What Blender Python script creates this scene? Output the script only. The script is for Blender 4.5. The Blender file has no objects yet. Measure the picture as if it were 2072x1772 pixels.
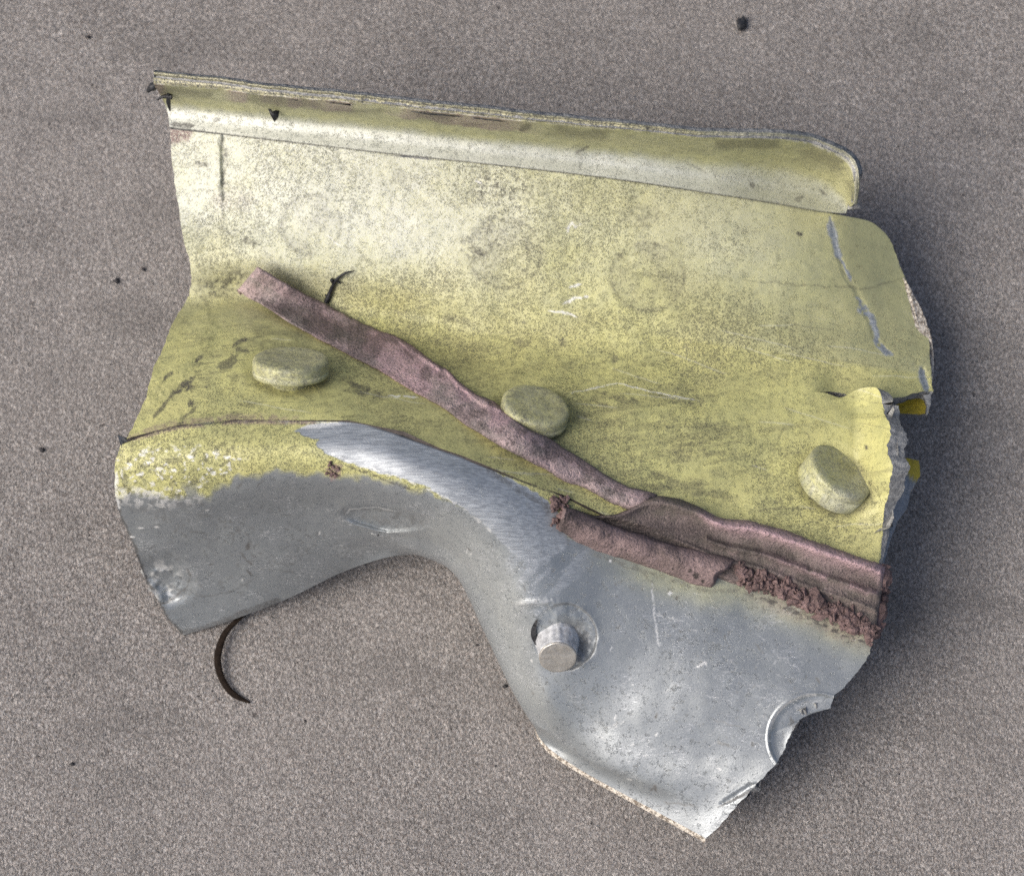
import bpy, math, random
import numpy as np
from mathutils import Vector, Matrix

S = bpy.context.scene
COL = S.collection
RNG = np.random.RandomState(7)
random.seed(7)

# ------------------------------------------------------------------ camera, sky, sun
PITCH, DIST, HALFW = math.radians(18.0), 330.0, 72.5          # millimetres
cam_d = bpy.data.cameras.new('camera')
cam = bpy.data.objects.new('camera', cam_d)
COL.objects.link(cam)
cam_d.sensor_width = 36.0
cam_d.lens = 18.0 * DIST / HALFW
cam_d.clip_start, cam_d.clip_end = 0.005, 50.0
cam.location = (0, -math.sin(PITCH) * DIST * .001, math.cos(PITCH) * DIST * .001)
cam.rotation_euler = (PITCH, 0, 0)
S.camera = cam
cam_d.dof.use_dof = True
cam_d.dof.focus_distance = 0.302
cam_d.dof.aperture_fstop = 36.0
S.cycles.use_denoising = False

SUN_EL, SUN_FROM = math.radians(45), math.radians(201)         # light comes from the left
w = bpy.data.worlds.new('World'); S.world = w; w.use_nodes = True
nt = w.node_tree
for n in list(nt.nodes): nt.nodes.remove(n)
sky = nt.nodes.new('ShaderNodeTexSky'); sky.sky_type = 'NISHITA'; sky.sun_disc = False
sky.sun_elevation = SUN_EL
sky.sun_rotation = math.radians(90) - SUN_FROM
sky.air_density = 0.8; sky.dust_density = 5.0; sky.ozone_density = 0.4
bg = nt.nodes.new('ShaderNodeBackground'); bg.inputs[1].default_value = 0.085
wo = nt.nodes.new('ShaderNodeOutputWorld')
nt.links.new(sky.outputs[0], bg.inputs[0]); nt.links.new(bg.outputs[0], wo.inputs[0])
sd = bpy.data.lights.new('sun', 'SUN'); sd.energy = 1.5; sd.angle = math.radians(42); sd.color = (1.0, 0.98, 0.95)
sun = bpy.data.objects.new('sun', sd); COL.objects.link(sun)
ldir = Vector((math.cos(SUN_EL) * math.cos(SUN_FROM), math.cos(SUN_EL) * math.sin(SUN_FROM), math.sin(SUN_EL)))
sun.rotation_euler = (-ldir).to_track_quat('-Z', 'Y').to_euler()
S.view_settings.view_transform = 'Standard'; S.view_settings.look = 'None'
S.view_settings.gamma = 1.0; S.view_settings.exposure = 0.80

# ------------------------------------------------------------------ plan sheet (photo plan at a given height) -> millimetres
TH = HALFW / DIST
CAM = np.array([0, -math.sin(PITCH) * DIST, math.cos(PITCH) * DIST])
FWD = np.array([0, math.sin(PITCH), -math.cos(PITCH)])
UP = np.array([0, math.cos(PITCH), math.sin(PITCH)])
RT = np.array([1.0, 0, 0])
def W3(g):
    """(...,3) array of plan x, plan y, height in mm  ->  world mm"""
    g = np.asarray(g, float)
    a = ((g[..., 0] - 1036) / 1036 * TH)[..., None]
    b = (-(g[..., 1] - 886) / 1036 * TH)[..., None]
    d = FWD + RT * a + UP * b
    t = (g[..., 2] - CAM[2]) / d[..., 2]
    return CAM + d * t[..., None]

# ------------------------------------------------------------------ numpy noise and painting helpers
_T = np.random.RandomState(3).rand(512, 512)
def vnoise(x, y, f, seed=0):
    x = np.asarray(x, float) * f + seed * 17.31 + 1000; y = np.asarray(y, float) * f + seed * 9.73 + 1000
    xi = np.floor(x).astype(int); yi = np.floor(y).astype(int)
    fx = x - xi; fy = y - yi
    fx = fx * fx * (3 - 2 * fx); fy = fy * fy * (3 - 2 * fy)
    a = _T[yi % 512, xi % 512]; b = _T[yi % 512, (xi + 1) % 512]
    c = _T[(yi + 1) % 512, xi % 512]; d = _T[(yi + 1) % 512, (xi + 1) % 512]
    return (a * (1 - fx) + b * fx) * (1 - fy) + (c * (1 - fx) + d * fx) * fy
def fbm(x, y, f, o=4, seed=0, r=0.5):
    s = 0; A = 1; n = 0
    for k in range(o):
        s = s + A * vnoise(x, y, f * 2 ** k, seed + k * 3); n += A; A *= r
    return s / n
def sstep(a, b, x):
    t = np.clip((x - a) / (b - a), 0, 1); return t * t * (3 - 2 * t)
def seg_near(X, Y, pts, closed=False):
    """distance to polyline and nearest point on it (x, y, z if given)"""
    P = np.asarray(pts, float)
    if closed: P = np.vstack([P, P[:1]])
    best = np.full(X.shape, 1e9); near = np.zeros(X.shape + (P.shape[1],)); tt = np.zeros(X.shape)
    for i in range(len(P) - 1):
        a, b = P[i], P[i + 1]; d = b - a
        L = d[0] ** 2 + d[1] ** 2 + 1e-9
        t = np.clip(((X - a[0]) * d[0] + (Y - a[1]) * d[1]) / L, 0, 1)
        dx = X - (a[0] + t * d[0]); dy = Y - (a[1] + t * d[1])
        r = np.hypot(dx, dy); m = r < best
        best = np.where(m, r, best); tt = np.where(m, (i + t) / (len(P) - 1), tt)
        near = np.where(m[..., None], a + t[..., None] * d, near)
    return best, near, tt
def poly(X, Y, pts, soft=3, rough=0, f=.05, seed=0):
    if rough:
        X = X + (fbm(X, Y, f, 4, seed) - .5) * 2 * rough; Y = Y + (fbm(X, Y, f, 4, seed + 40) - .5) * 2 * rough
    P = pts; ins = np.zeros(X.shape, bool); n = len(P)
    for i in range(n):
        x0, y0 = P[i]; x1, y1 = P[(i + 1) % n]
        if y0 == y1: continue
        c = ((y0 > Y) != (y1 > Y)) & (X < (x1 - x0) * (Y - y0) / (y1 - y0) + x0)
        ins ^= c
    d, _, _ = seg_near(X, Y, P, True)
    sd_ = np.where(ins, d, -d)
    return sstep(-soft, soft, sd_)
def stroke(X, Y, pts, wd, soft=1.5, rough=2, f=.08, seed=0, brk=0):
    Xr = X + (fbm(X, Y, f, 3, seed) - .5) * 2 * rough; Yr = Y + (fbm(X, Y, f, 3, seed + 9) - .5) * 2 * rough
    d, _, t = seg_near(Xr, Yr, pts)
    taper = np.clip(np.minimum(t, 1 - t) * 8, .35, 1)
    m = 1 - sstep(wd * taper - soft, wd * taper + soft, d)
    if brk: m = m * sstep(brk - .12, brk + .05, fbm(X, Y, .12, 3, seed + 21))
    return m
def ring(X, Y, cx, cy, rx, ry, wd, soft=3, ang=0):
    c, s = math.cos(ang), math.sin(ang)
    u = ((X - cx) * c + (Y - cy) * s) / rx; v = (-(X - cx) * s + (Y - cy) * c) / ry
    r = (np.hypot(u, v) - 1) * (rx + ry) / 2
    return 1 - sstep(wd - soft, wd + soft, np.abs(r))
def disc(X, Y, cx, cy, rx, ry, soft=3, ang=0):
    c, s = math.cos(ang), math.sin(ang)
    u = ((X - cx) * c + (Y - cy) * s) / rx; v = (-(X - cx) * s + (Y - cy) * c) / ry
    r = (np.hypot(u, v) - 1) * (rx + ry) / 2
    return 1 - sstep(-soft, soft, r)

# ------------------------------------------------------------------ spline grids
def _cr(P, t):
    """Catmull-Rom of P (n,k) at t in 0..n-1"""
    n = len(P)
    Q = np.vstack([2 * P[:1] - P[1:2], P, 2 * P[-1:] - P[-2:-1]])
    i = np.clip(np.floor(t).astype(int), 0, n - 2); f = (t - i)[:, None]
    a, b, c, d = Q[i], Q[i + 1], Q[i + 2], Q[i + 3]
    return .5 * (2 * b + (c - a) * f + (2 * a - 5 * b + 4 * c - d) * f ** 2 + (3 * b - 3 * c + d - a) * f ** 3)
def spl(P, n):
    P = np.asarray(P, float)
    L = np.r_[0, np.cumsum(np.linalg.norm(np.diff(P[:, :2], axis=0), axis=1) + .01)]
    T = np.interp(np.linspace(0, L[-1], n), L, np.arange(len(P)))
    return _cr(P, T)
def spl_t(P, n):
    P = np.asarray(P, float); return _cr(P, np.linspace(0, len(P) - 1, n))
def grid(rows, nu, nv, mode='rows'):
    """rows: list of control rows of equal length -> (nv,nu,3)"""
    R = np.array([spl_t(r, nu) for r in rows])                     # (m,nu,3)
    m = len(rows)
    ds = np.linalg.norm(np.diff(R, axis=0), axis=2).mean(1)
    T = np.interp(np.linspace(0, ds.sum(), nv), np.r_[0, np.cumsum(ds)], np.arange(m))
    d = np.linalg.norm(np.diff(R, axis=0), axis=2, keepdims=True) + 1e-6      # (m-1,nu,1)
    sl = np.diff(R, axis=0) / d
    tg = np.empty_like(R); tg[0] = sl[0]; tg[-1] = sl[-1]
    tg[1:-1] = (sl[1:] * d[:-1] + sl[:-1] * d[1:]) / (d[1:] + d[:-1])
    i = np.clip(np.floor(T).astype(int), 0, m - 2); f = (T - i)[:, None, None]
    out = (2 * f ** 3 - 3 * f ** 2 + 1) * R[i] + (f ** 3 - 2 * f ** 2 + f) * d[i] * tg[i] + (3 * f ** 2 - 2 * f ** 3) * R[i + 1] + (f ** 3 - f ** 2) * d[i] * tg[i + 1]
    if mode == 'T': return out, T
    return out
def warp_edge(G, side, pts, reach, zkeep=True):
    """pull one border of the grid on to a plan polyline, fading inward over `reach` lines"""
    g = {'l': G[:, 0], 'r': G[:, -1], 't': G[0], 'b': G[-1]}[side]
    _, near, _ = seg_near(g[:, 0], g[:, 1], pts)
    d = near[:, :2] - g[:, :2]
    k = G.shape[1] if side in 'lr' else G.shape[0]
    wgt = np.clip(1 - np.arange(k) / reach, 0, 1) ** 2
    if side in 'rb': wgt = wgt[::-1]
    if side in 'lr': G[:, :, :2] += wgt[None, :, None] * d[:, None, :]
    else: G[:, :, :2] += wgt[:, None, None] * d[None, :, :]
def jag(G, side, amp, f, reach=5, seed=0):
    g = {'l': G[:, 0], 'r': G[:, -1], 't': G[0], 'b': G[-1]}[side].copy()
    n = (fbm(g[:, 0], g[:, 1], f, 4, seed, .6) - .5) * 2 * amp
    k = G.shape[1] if side in 'lr' else G.shape[0]
    wgt = np.clip(1 - np.arange(k) / reach, 0, 1)
    if side in 'rb': wgt = wgt[::-1]
    if side in 'lr': G[:, :, 0] += wgt[None, :] * n[:, None]
    else: G[:, :, 1] += wgt[:, None] * n[None, :]
def normals(Wd):
    du = np.gradient(Wd, axis=1); dv = np.gradient(Wd, axis=0)
    n = np.cross(dv, du)
    n /= np.linalg.norm(n, axis=2, keepdims=True) + 1e-9
    return n

ROOT_AT = np.array([0.0, 0.0, 0.0])
class Mesh:
    """collects vertices (mm), faces, material indices and the paint masks"""
    def __init__(s): s.v = []; s.f3 = []; s.q = []; s.qm = []; s.t = []; s.tm = []; s.a = []; s.b = []; s.n = 0
    def verts(s, V, A=None, B=None):
        V = np.asarray(V, float).reshape(-1, 3); k = len(V)
        s.v.append(V)
        s.a.append(np.zeros((k, 4)) if A is None else np.asarray(A, float).reshape(-1, 4))
        s.b.append(np.zeros((k, 4)) if B is None else np.asarray(B, float).reshape(-1, 4))
        i = s.n; s.n += k; return i
    def quads(s, Q, m=0):
        Q = np.asarray(Q).reshape(-1, 4); s.q.append(Q); s.qm.append(np.full(len(Q), m))
    def tris(s, T, m=0):
        T = np.asarray(T).reshape(-1, 3); s.t.append(T); s.tm.append(np.full(len(T), m))
    def gridfaces(s, I, m=0, flip=False):
        Q = np.stack([I[:-1, :-1], I[1:, :-1], I[1:, 1:], I[:-1, 1:]], -1).reshape(-1, 4)
        s.quads(Q[:, ::-1] if flip else Q, m)
    def sheet(s, Wd, A=None, B=None, thick=1.2, m=0, mr=1, step=5, rim='lrtb', back=True):
        """front grid in world mm with a rim and a coarse back face"""
        nv, nu = Wd.shape[:2]
        i0 = s.verts(Wd, A, B); I = i0 + np.arange(nv * nu).reshape(nv, nu)
        s.gridfaces(I, m)
        N = normals(Wd)
        for e in rim:
            sl = {'l': np.s_[:, 0], 'r': np.s_[:, -1], 't': np.s_[0], 'b': np.s_[-1]}[e]
            s.rim(Wd[sl], N[sl], thick, mr)
        if back:
            a = np.unique(np.r_[np.arange(0, nv, step), nv - 1]); b = np.unique(np.r_[np.arange(0, nu, step), nu - 1])
            Bk = (Wd - N * thick)[np.ix_(a, b)]
            j = s.verts(Bk); s.gridfaces(j + np.arange(len(a) * len(b)).reshape(len(a), len(b)), mr, True)
        return I, N
    def rim(s, P, N, t, m):
        k = len(P); ks = np.linspace(0, 1, 4)
        nz = (np.random.RandomState(k).rand(4, k, 1) - .5) * .12
        L = np.array([P - N * (t * q) for q in ks]) + nz * (np.array([0, 1, 1, 0])[:, None, None]) * N
        i = s.verts(L); I = i + np.arange(4 * k).reshape(4, k); s.gridfaces(I, m)
    def build(s, name, mats, parent=None, smooth=True, loc=None):
        V = np.vstack(s.v)
        loc = ROOT_AT if loc is None else np.asarray(loc, float)
        V = (V - loc) * .001
        me = bpy.data.meshes.new(name)
        Q = np.vstack(s.q) if s.q else np.zeros((0, 4), int); T = np.vstack(s.t) if s.t else np.zeros((0, 3), int)
        me.vertices.add(len(V)); me.vertices.foreach_set('co', V.astype(np.float32).ravel())
        nl = len(Q) * 4 + len(T) * 3
        me.loops.add(nl); me.loops.foreach_set('vertex_index', np.r_[Q.ravel(), T.ravel()].astype(np.int32))
        me.polygons.add(len(Q) + len(T))
        st = np.r_[np.arange(len(Q)) * 4, len(Q) * 4 + np.arange(len(T)) * 3]
        me.polygons.foreach_set('loop_start', st.astype(np.int32))
        mi = np.r_[np.concatenate(s.qm) if s.qm else [], np.concatenate(s.tm) if s.tm else []]
        me.polygons.foreach_set('material_index', mi.astype(np.int32))
        me.polygons.foreach_set('use_smooth', np.full(len(mi), smooth))
        for nm, arr in (('maskA', s.a), ('maskB', s.b)):
            at = me.color_attributes.new(nm, 'FLOAT_COLOR', 'POINT')
            at.data.foreach_set('color', np.clip(np.vstack(arr), 0, 1).astype(np.float32).ravel())
        for mm in (mats if isinstance(mats, (list, tuple)) else [mats]): me.materials.append(mm)
        me.update(calc_edges=True); me.validate()
        o = bpy.data.objects.new(name, me); COL.objects.link(o)
        if parent is not None: o.parent = parent
        if parent is None: o.location = loc * .001
        return o

# ------------------------------------------------------------------ materials
class NT:
    def __init__(s, name):
        s.m = bpy.data.materials.new(name); s.m.use_nodes = True; s.t = s.m.node_tree
        for n in list(s.t.nodes): s.t.nodes.remove(n)
        s.out = s.t.nodes.new('ShaderNodeOutputMaterial'); s.p = s.t.nodes.new('ShaderNodeBsdfPrincipled')
        s.t.links.new(s.p.outputs[0], s.out.inputs[0])
        tc = s.t.nodes.new('ShaderNodeTexCoord')
        v = s.t.nodes.new('ShaderNodeVectorMath'); v.operation = 'SCALE'; v.inputs['Scale'].default_value = 1000
        s.t.links.new(tc.outputs['Object'], v.inputs[0]); s.P = v.outputs[0]
    def put(s, sock, v):
        if isinstance(v, (int, float)): sock.default_value = v
        elif isinstance(v, tuple): sock.default_value = v if len(v) == 4 else (*v, 1)
        else: s.t.links.new(v, sock)
    def map(s, sc=(1, 1, 1), rot=(0, 0, 0)):
        n = s.t.nodes.new('ShaderNodeMapping'); n.inputs['Scale'].default_value = sc; n.inputs['Rotation'].default_value = rot
        s.t.links.new(s.P, n.inputs[0]); return n.outputs[0]
    def noise(s, scale, detail=3, rough=.55, vec=None, dist=0):
        n = s.t.nodes.new('ShaderNodeTexNoise'); n.inputs['Scale'].default_value = scale
        n.inputs['Detail'].default_value = detail; n.inputs['Roughness'].default_value = rough
        n.inputs['Distortion'].default_value = dist
        s.t.links.new(vec or s.P, n.inputs['Vector']); return n.outputs[0]
    def voro(s, scale, feat='F1', vec=None):
        n = s.t.nodes.new('ShaderNodeTexVoronoi'); n.feature = feat; n.inputs['Scale'].default_value = scale
        s.t.links.new(vec or s.P, n.inputs['Vector']); return n.outputs['Distance']
    def math(s, op, a, b=0.0, c=None, clamp=False):
        n = s.t.nodes.new('ShaderNodeMath'); n.operation = op; n.use_clamp = clamp
        s.put(n.inputs[0], a); s.put(n.inputs[1], b)
        if c is not None: s.put(n.inputs[2], c)
        return n.outputs[0]
    def mr(s, v, a, b, c=0.0, d=1.0, smooth=True):
        n = s.t.nodes.new('ShaderNodeMapRange'); n.interpolation_type = 'SMOOTHSTEP' if smooth else 'LINEAR'
        s.put(n.inputs[0], v); s.put(n.inputs[1], a); s.put(n.inputs[2], b); s.put(n.inputs[3], c); s.put(n.inputs[4], d)
        return n.outputs[0]
    def mix(s, f, a, b, bt='MIX'):
        n = s.t.nodes.new('ShaderNodeMix'); n.data_type = 'RGBA'; n.blend_type = bt
        s.put(n.inputs[0], f); s.put(n.inputs[6], a); s.put(n.inputs[7], b); return n.outputs[2]
    def mask(s, name):
        n = s.t.nodes.new('ShaderNodeAttribute'); n.attribute_name = name
        q = s.t.nodes.new('ShaderNodeSeparateColor'); s.t.links.new(n.outputs['Color'], q.inputs[0])
        return q.outputs[0], q.outputs[1], q.outputs[2], n.outputs['Alpha']
    def bump(s, h, strength=.5, dist=.0001, nrm=None):
        n = s.t.nodes.new('ShaderNodeBump'); n.inputs['Strength'].default_value = strength; n.inputs['Distance'].default_value = dist
        s.t.links.new(h, n.inputs['Height'])
        if nrm: s.t.links.new(nrm, n.inputs['Normal'])
        s.t.links.new(n.outputs[0], s.p.inputs['Normal']); return n.outputs[0]
    def fin(s, col, rough, metal=0.0, spec=.5):
        s.put(s.p.inputs['Base Color'], col); s.put(s.p.inputs['Roughness'], rough); s.put(s.p.inputs['Metallic'], metal)
        s.put(s.p.inputs['Specular IOR Level'], spec); return s.m

def mat_painted():
    t = NT('weathered_primer_and_grey_paint')
    dirt_shade, bare, yel, white = t.mask('maskA'); pink, chalk_sheen, dens, edge = t.mask('maskB')
    low = t.noise(.07, 3); mid = t.noise(.45, 4, .6); fine = t.noise(3.4, 3, .62, dist=.8); vf = t.noise(5.0, 2, .6)
    y = t.mix(t.mr(mid, .35, .65), (.50, .485, .195), (.39, .385, .165))
    y = t.mix(t.mr(low, .4, .62, 0, .5), y, (.48, .45, .19))
    y = t.mix(t.mr(vf, .35, .7, 0, .22), y, (.60, .585, .31))
    g = t.mix(t.mr(mid, .3, .7), (.275, .297, .307), (.25, .271, .282))
    g = t.mix(t.mr(vf, .45, .75, 0, .5), g, (.33, .355, .36))
    c = t.mix(yel, g, y)
    ck = t.math('MULTIPLY', chalk_sheen, t.mr(vf, .3, .62, .55, 1.0))
    c = t.mix(ck, c, (.61, .625, .56))
    c = t.mix(t.math('MULTIPLY', pink, t.mr(fine, .35, .6, .35, 1)), c, (.25, .17, .165))
    # brushed bare metal
    st = t.noise(2.4, 4, .65, t.map((.16, 2.2, 1), (0, 0, .10)))
    metalc = t.mix(t.mr(st, .35, .65), (.26, .28, .30), (.44, .47, .49))
    c = t.mix(bare, c, metalc)
    wn = t.noise(2.6, 3, .6, dist=1.2); wg = t.noise(1.1, 3, .6)
    worm = t.math('SUBTRACT', 1.0, t.mr(t.math('ABSOLUTE', t.math('SUBTRACT', wn, .5)), .008, .026))
    worm = t.math('MULTIPLY', worm, t.mr(t.math('ADD', wg, t.math('MULTIPLY', dens, .16)), .56, .68))
    # hairline scratches in the bare and grey metal
    s1 = t.noise(1.3, 2, .5, t.map((.5, 3.2, 1), (0, 0, .9)), dist=.4); s2 = t.noise(1.1, 2, .5, t.map((.45, 3.6, 1), (0, 0, -.5)), dist=.5)
    sg = t.mr(t.noise(.22, 3, .6), .48, .62)
    hair = t.math('MAXIMUM', t.math('SUBTRACT', 1.0, t.mr(t.math('ABSOLUTE', t.math('SUBTRACT', s1, .5)), .002, .012)), t.math('SUBTRACT', 1.0, t.mr(t.math('ABSOLUTE', t.math('SUBTRACT', s2, .5)), .002, .010)))
    hair = t.math('MULTIPLY', t.math('MULTIPLY', hair, sg), t.math('SUBTRACT', 1.0, yel))
    c = t.mix(t.math('MULTIPLY', hair, t.mr(fine, .38, .52, .1, .85)), c, (.74, .76, .77))
    # grit: dark little specks, more where the density mask is high
    thr = t.math('SUBTRACT', .68, t.math('MULTIPLY', dens, .13))
    thr = t.math('SUBTRACT', thr, t.math('MULTIPLY', t.mr(low, .4, .6), .02))
    sp = t.mr(t.math('SUBTRACT', fine, thr), 0.0, .05)
    thr2 = t.math('SUBTRACT', .84, t.math('MULTIPLY', dens, .17))
    sp2 = t.mr(t.math('SUBTRACT', mid, thr2), 0.0, .03)
    sp = t.math('MAXIMUM', sp, sp2)
    sp = t.math('MAXIMUM', sp, t.math('MULTIPLY', worm, .85))
    spk = t.math('MULTIPLY', sp, t.math('SUBTRACT', 1.0, t.math('MULTIPLY', bare, .8)))
    c = t.mix(t.math('MULTIPLY', spk, t.mr(dens, .2, .9, .24, .66)), c, (.085, .083, .058))
    # broad grime, and the shade painted into the same mask
    dm = t.math('MULTIPLY', dirt_shade, t.mr(fine, .36, .54, .5, 1.0))
    c = t.mix(dm, c, (.06, .056, .05))
    white = t.math('MULTIPLY', white, t.mr(fine, .36, .5, .45, 1))
    c = t.mix(white, c, (.80, .80, .77))
    edn = t.mr(fine, .42, .56)
    ec = t.mix(edn, (.12, .118, .10), (.42, .40, .26))
    c = t.mix(edge, c, ec)
    rough = t.mix(yel, t.mr(vf, .3, .7, .30, .38), t.mr(vf, .3, .7, .42, .55))
    rough = t.mix(dm, rough, (.8, .8, .8)); rough = t.mix(bare, rough, (.54, .54, .54)); rough = t.mix(ck, rough, (.6, .6, .6))
    h = t.math('MULTIPLY', t.math('ADD', t.math('MULTIPLY', fine, .5), t.math('MULTIPLY', vf, .35)), t.mr(yel, 0, 1, .18, .5))
    h = t.math('SUBTRACT', h, t.math('MULTIPLY', spk, .35))
    h = t.math('ADD', h, t.math('MULTIPLY', t.math('MULTIPLY', st, bare), .10))
    h = t.math('ADD', h, t.math('MULTIPLY', mid, t.mr(yel, 0, 1, .12, .4)))
    t.bump(h, .75, .00022)
    mt = t.math('MAXIMUM', t.math('MULTIPLY', bare, .42), t.math('MULTIPLY', t.math('SUBTRACT', 1.0, yel), .45))
    mt = t.math('MULTIPLY', mt, t.math('SUBTRACT', 1.0, t.math('MAXIMUM', dm, t.math('MAXIMUM', ck, pink))))
    return t.fin(c, rough, mt, t.mr(yel, 0, 1, 1.0, .5))
def mat_torn():
    t = NT('torn_bare_metal')
    a = t.noise(1.3, 4, .7); b = t.noise(5, 2)
    c = t.mix(t.mr(a, .35, .65), (.17, .175, .18), (.36, .36, .345)); c = t.mix(t.mr(b, .6, .75, 0, .7), c, (.62, .62, .58))
    t.bump(t.math('ADD', a, t.math('MULTIPLY', b, .4)), .8, .0003)
    return t.fin(c, .55, .25)
def mat_beige_edge():
    t = NT('chalky_paint_edge')
    a = t.noise(2.2, 4, .7)
    c = t.mix(t.mr(a, .4, .6), (.62, .57, .49), (.16, .13, .10))
    t.bump(a, .8, .0003); return t.fin(c, .8)
def mat_sealant(name, ca, cb, cc, pits=.5):
    t = NT(name)
    dirt_shade, hi, _, _ = t.mask('maskA')
    low = t.noise(.25, 3); mid = t.noise(.9, 4, .62, dist=.5); fine = t.noise(3.6, 3, .6)
    c = t.mix(t.mr(low, .38, .62), ca, cb)
    c = t.mix(t.mr(mid, .5, .72, 0, .7), c, cc)
    c = t.mix(t.math('MULTIPLY', hi, t.mr(mid, .3, .6, .5, 1)), c, (.50, .345, .36))
    c = t.mix(t.mr(fine, .52, .68, 0, .75), c, (.07, .058, .055))
    c = t.mix(t.mr(fine, .38, .30, 0, .3), c, (.55, .45, .44))
    c = t.mix(t.math('MULTIPLY', dirt_shade, t.mr(fine, .3, .55, .55, 1)), c, (.045, .038, .036))
    h = t.math('ADD', t.math('MULTIPLY', mid, .8), t.math('MULTIPLY', fine, .5))
    t.bump(h, .9, .0004)
    return t.fin(c, .88, 0, .25)
def mat_flat(name, col, rough=.6, var=.3, sc=2.0, spec=.4, metal=0.0):
    t = NT(name); a = t.noise(sc, 3)
    c = t.mix(t.mr(a, .3, .7), tuple(x * (1 - var) for x in col), tuple(min(1, x * (1 + var)) for x in col))
    t.bump(a, .6, .0002); return t.fin(c, rough, metal, spec)
def mat_ground():
    t = NT('taupe_felted_ground')
    low = t.noise(.018, 4, .55); lo2 = t.noise(.09, 4, .6)
    a = t.noise(2.5, 4, .78, t.map((1.25, .85, 1), (0, 0, .5)), dist=.8); b = t.noise(5.2, 2, .6); m = t.noise(.8, 4, .65)
    cl = t.noise(2.2, 2, .5)
    c = t.mix(t.mr(a, .41, .60), (.085, .079, .077), (.45, .42, .41))
    c = t.mix(t.mr(b, .52, .66, 0, .5), c, (.56, .535, .52))
    c = t.mix(t.mr(m, .38, .62, 0, .28), c, (.15, .14, .132))
    c = t.mix(t.mr(t.noise(4.2, 2, .5), .60, .70, 0, .6), c, (.34, .35, .40))
    c = t.mix(t.mr(cl, .45, .62, 0, .25), c, (.26, .20, .175))
    c = t.mix(t.mr(a, .35, .27, 0, .85), c, (.035, .032, .034))
    c = t.mix(t.mr(t.noise(1.15, 3, .6, dist=.7), .685, .73, 0, .85), c, (.025, .023, .025))
    wn = t.noise(1.9, 3, .65, t.map((1.3, .8, 1), (0, 0, .45)), dist=1.0); wg = t.noise(.5, 3, .6)
    worm = t.math('MULTIPLY', t.math('SUBTRACT', 1.0, t.mr(t.math('ABSOLUTE', t.math('SUBTRACT', wn, .5)), .006, .03)), t.mr(wg, .35, .62, .25, 1))
    c = t.mix(t.math('MULTIPLY', worm, .72), c, (.045, .042, .044))
    c = t.mix(t.mr(lo2, .35, .65, 0, .16), c, (.10, .09, .088))
    c = t.mix(t.mr(low, .4, .62, 0, .14), c, (.36, .33, .32))
    c = t.mix(1.0, c, (1.17, 1.175, 1.13), 'MULTIPLY')
    smu = t.noise(.035, 4, .6, t.map((1.0, 2.4, 1), (0, 0, .6)))
    c = t.mix(t.mr(smu, .50, .68, 0, .26), c, (.10, .095, .092))
    h = t.math('ADD', t.math('MULTIPLY', a, .9), t.math('MULTIPLY', b, .4))
    h = t.math('ADD', h, t.math('MULTIPLY', m, 1.5))
    h2 = t.math('ADD', h, t.math('MULTIPLY', lo2, 2.0))
    t.bump(h2, .9, .0004)
    return t.fin(c, .92, 0, .2)

M_PAINT = mat_painted(); M_TORN = mat_torn(); M_BEIGE = mat_beige_edge()
M_PINK = mat_sealant('dusty_pink_sealant', (.39, .30, .292), (.25, .212, .20), (.50, .385, .38))
M_MAUVE = mat_sealant('dirty_mauve_sealant', (.175, .14, .13), (.135, .116, .10), (.22, .168, .16))
M_ROSE = mat_sealant('porous_rosy_brown_sealant', (.225, .165, .158), (.165, .125, .117), (.30, .225, .22))
M_CRUMB = mat_sealant('crumbly_rosy_brown_sealant', (.17, .115, .108), (.12, .082, .077), (.25, .17, .165))
M_BLACK = mat_flat('black_debris', (.018, .019, .022), .5)
M_BROWN = mat_flat('dark_brown_fibre', (.016, .011, .008), .8, .3, 2.0, .1)
def mat_amber():
    t = NT('amber_primer_torn'); a_, b_, _, _ = t.mask('maskA'); n = t.noise(1.8, 4, .65)
    c = t.mix(t.mr(n, .35, .65), (.60, .45, .03), (.46, .34, .025)); c = t.mix(t.mr(n, .66, .7), c, (.10, .08, .03))
    c = t.mix(b_, c, t.mix(t.mr(n, .35, .65), (.20, .215, .23), (.34, .35, .36))); t.bump(n, .6, .0003)
    return t.fin(c, .5)
M_AMBER = mat_amber()
M_OLD = mat_flat('amber_yellow_primer', (.40, .27, .02), .5, .25)
M_GROUND = mat_ground()

# ------------------------------------------------------------------ ground
g = Mesh()
n_ = 3
e = np.array([-2500, -200, 200, 2500.0])
GX, GY = np.meshgrid(e, e)
i = g.verts(np.stack([GX, GY, GX * 0], -1)); g.gridfaces(i + np.arange(16).reshape(4, 4), 0, True)
go = g.build('ground', M_GROUND); go['kind'] = 'structure'

# ------------------------------------------------------------------ the fragment
root = bpy.data.objects.new('torn_metal_fragment', None); COL.objects.link(root)
ROOT_AT = W3([1000, 1200, 0.0]); root.location = ROOT_AT * .001
root['label'] = 'torn piece of yellow-green primed and grey sheet metal with rivets and pink sealant'
root['category'] = 'metal fragment'

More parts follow.
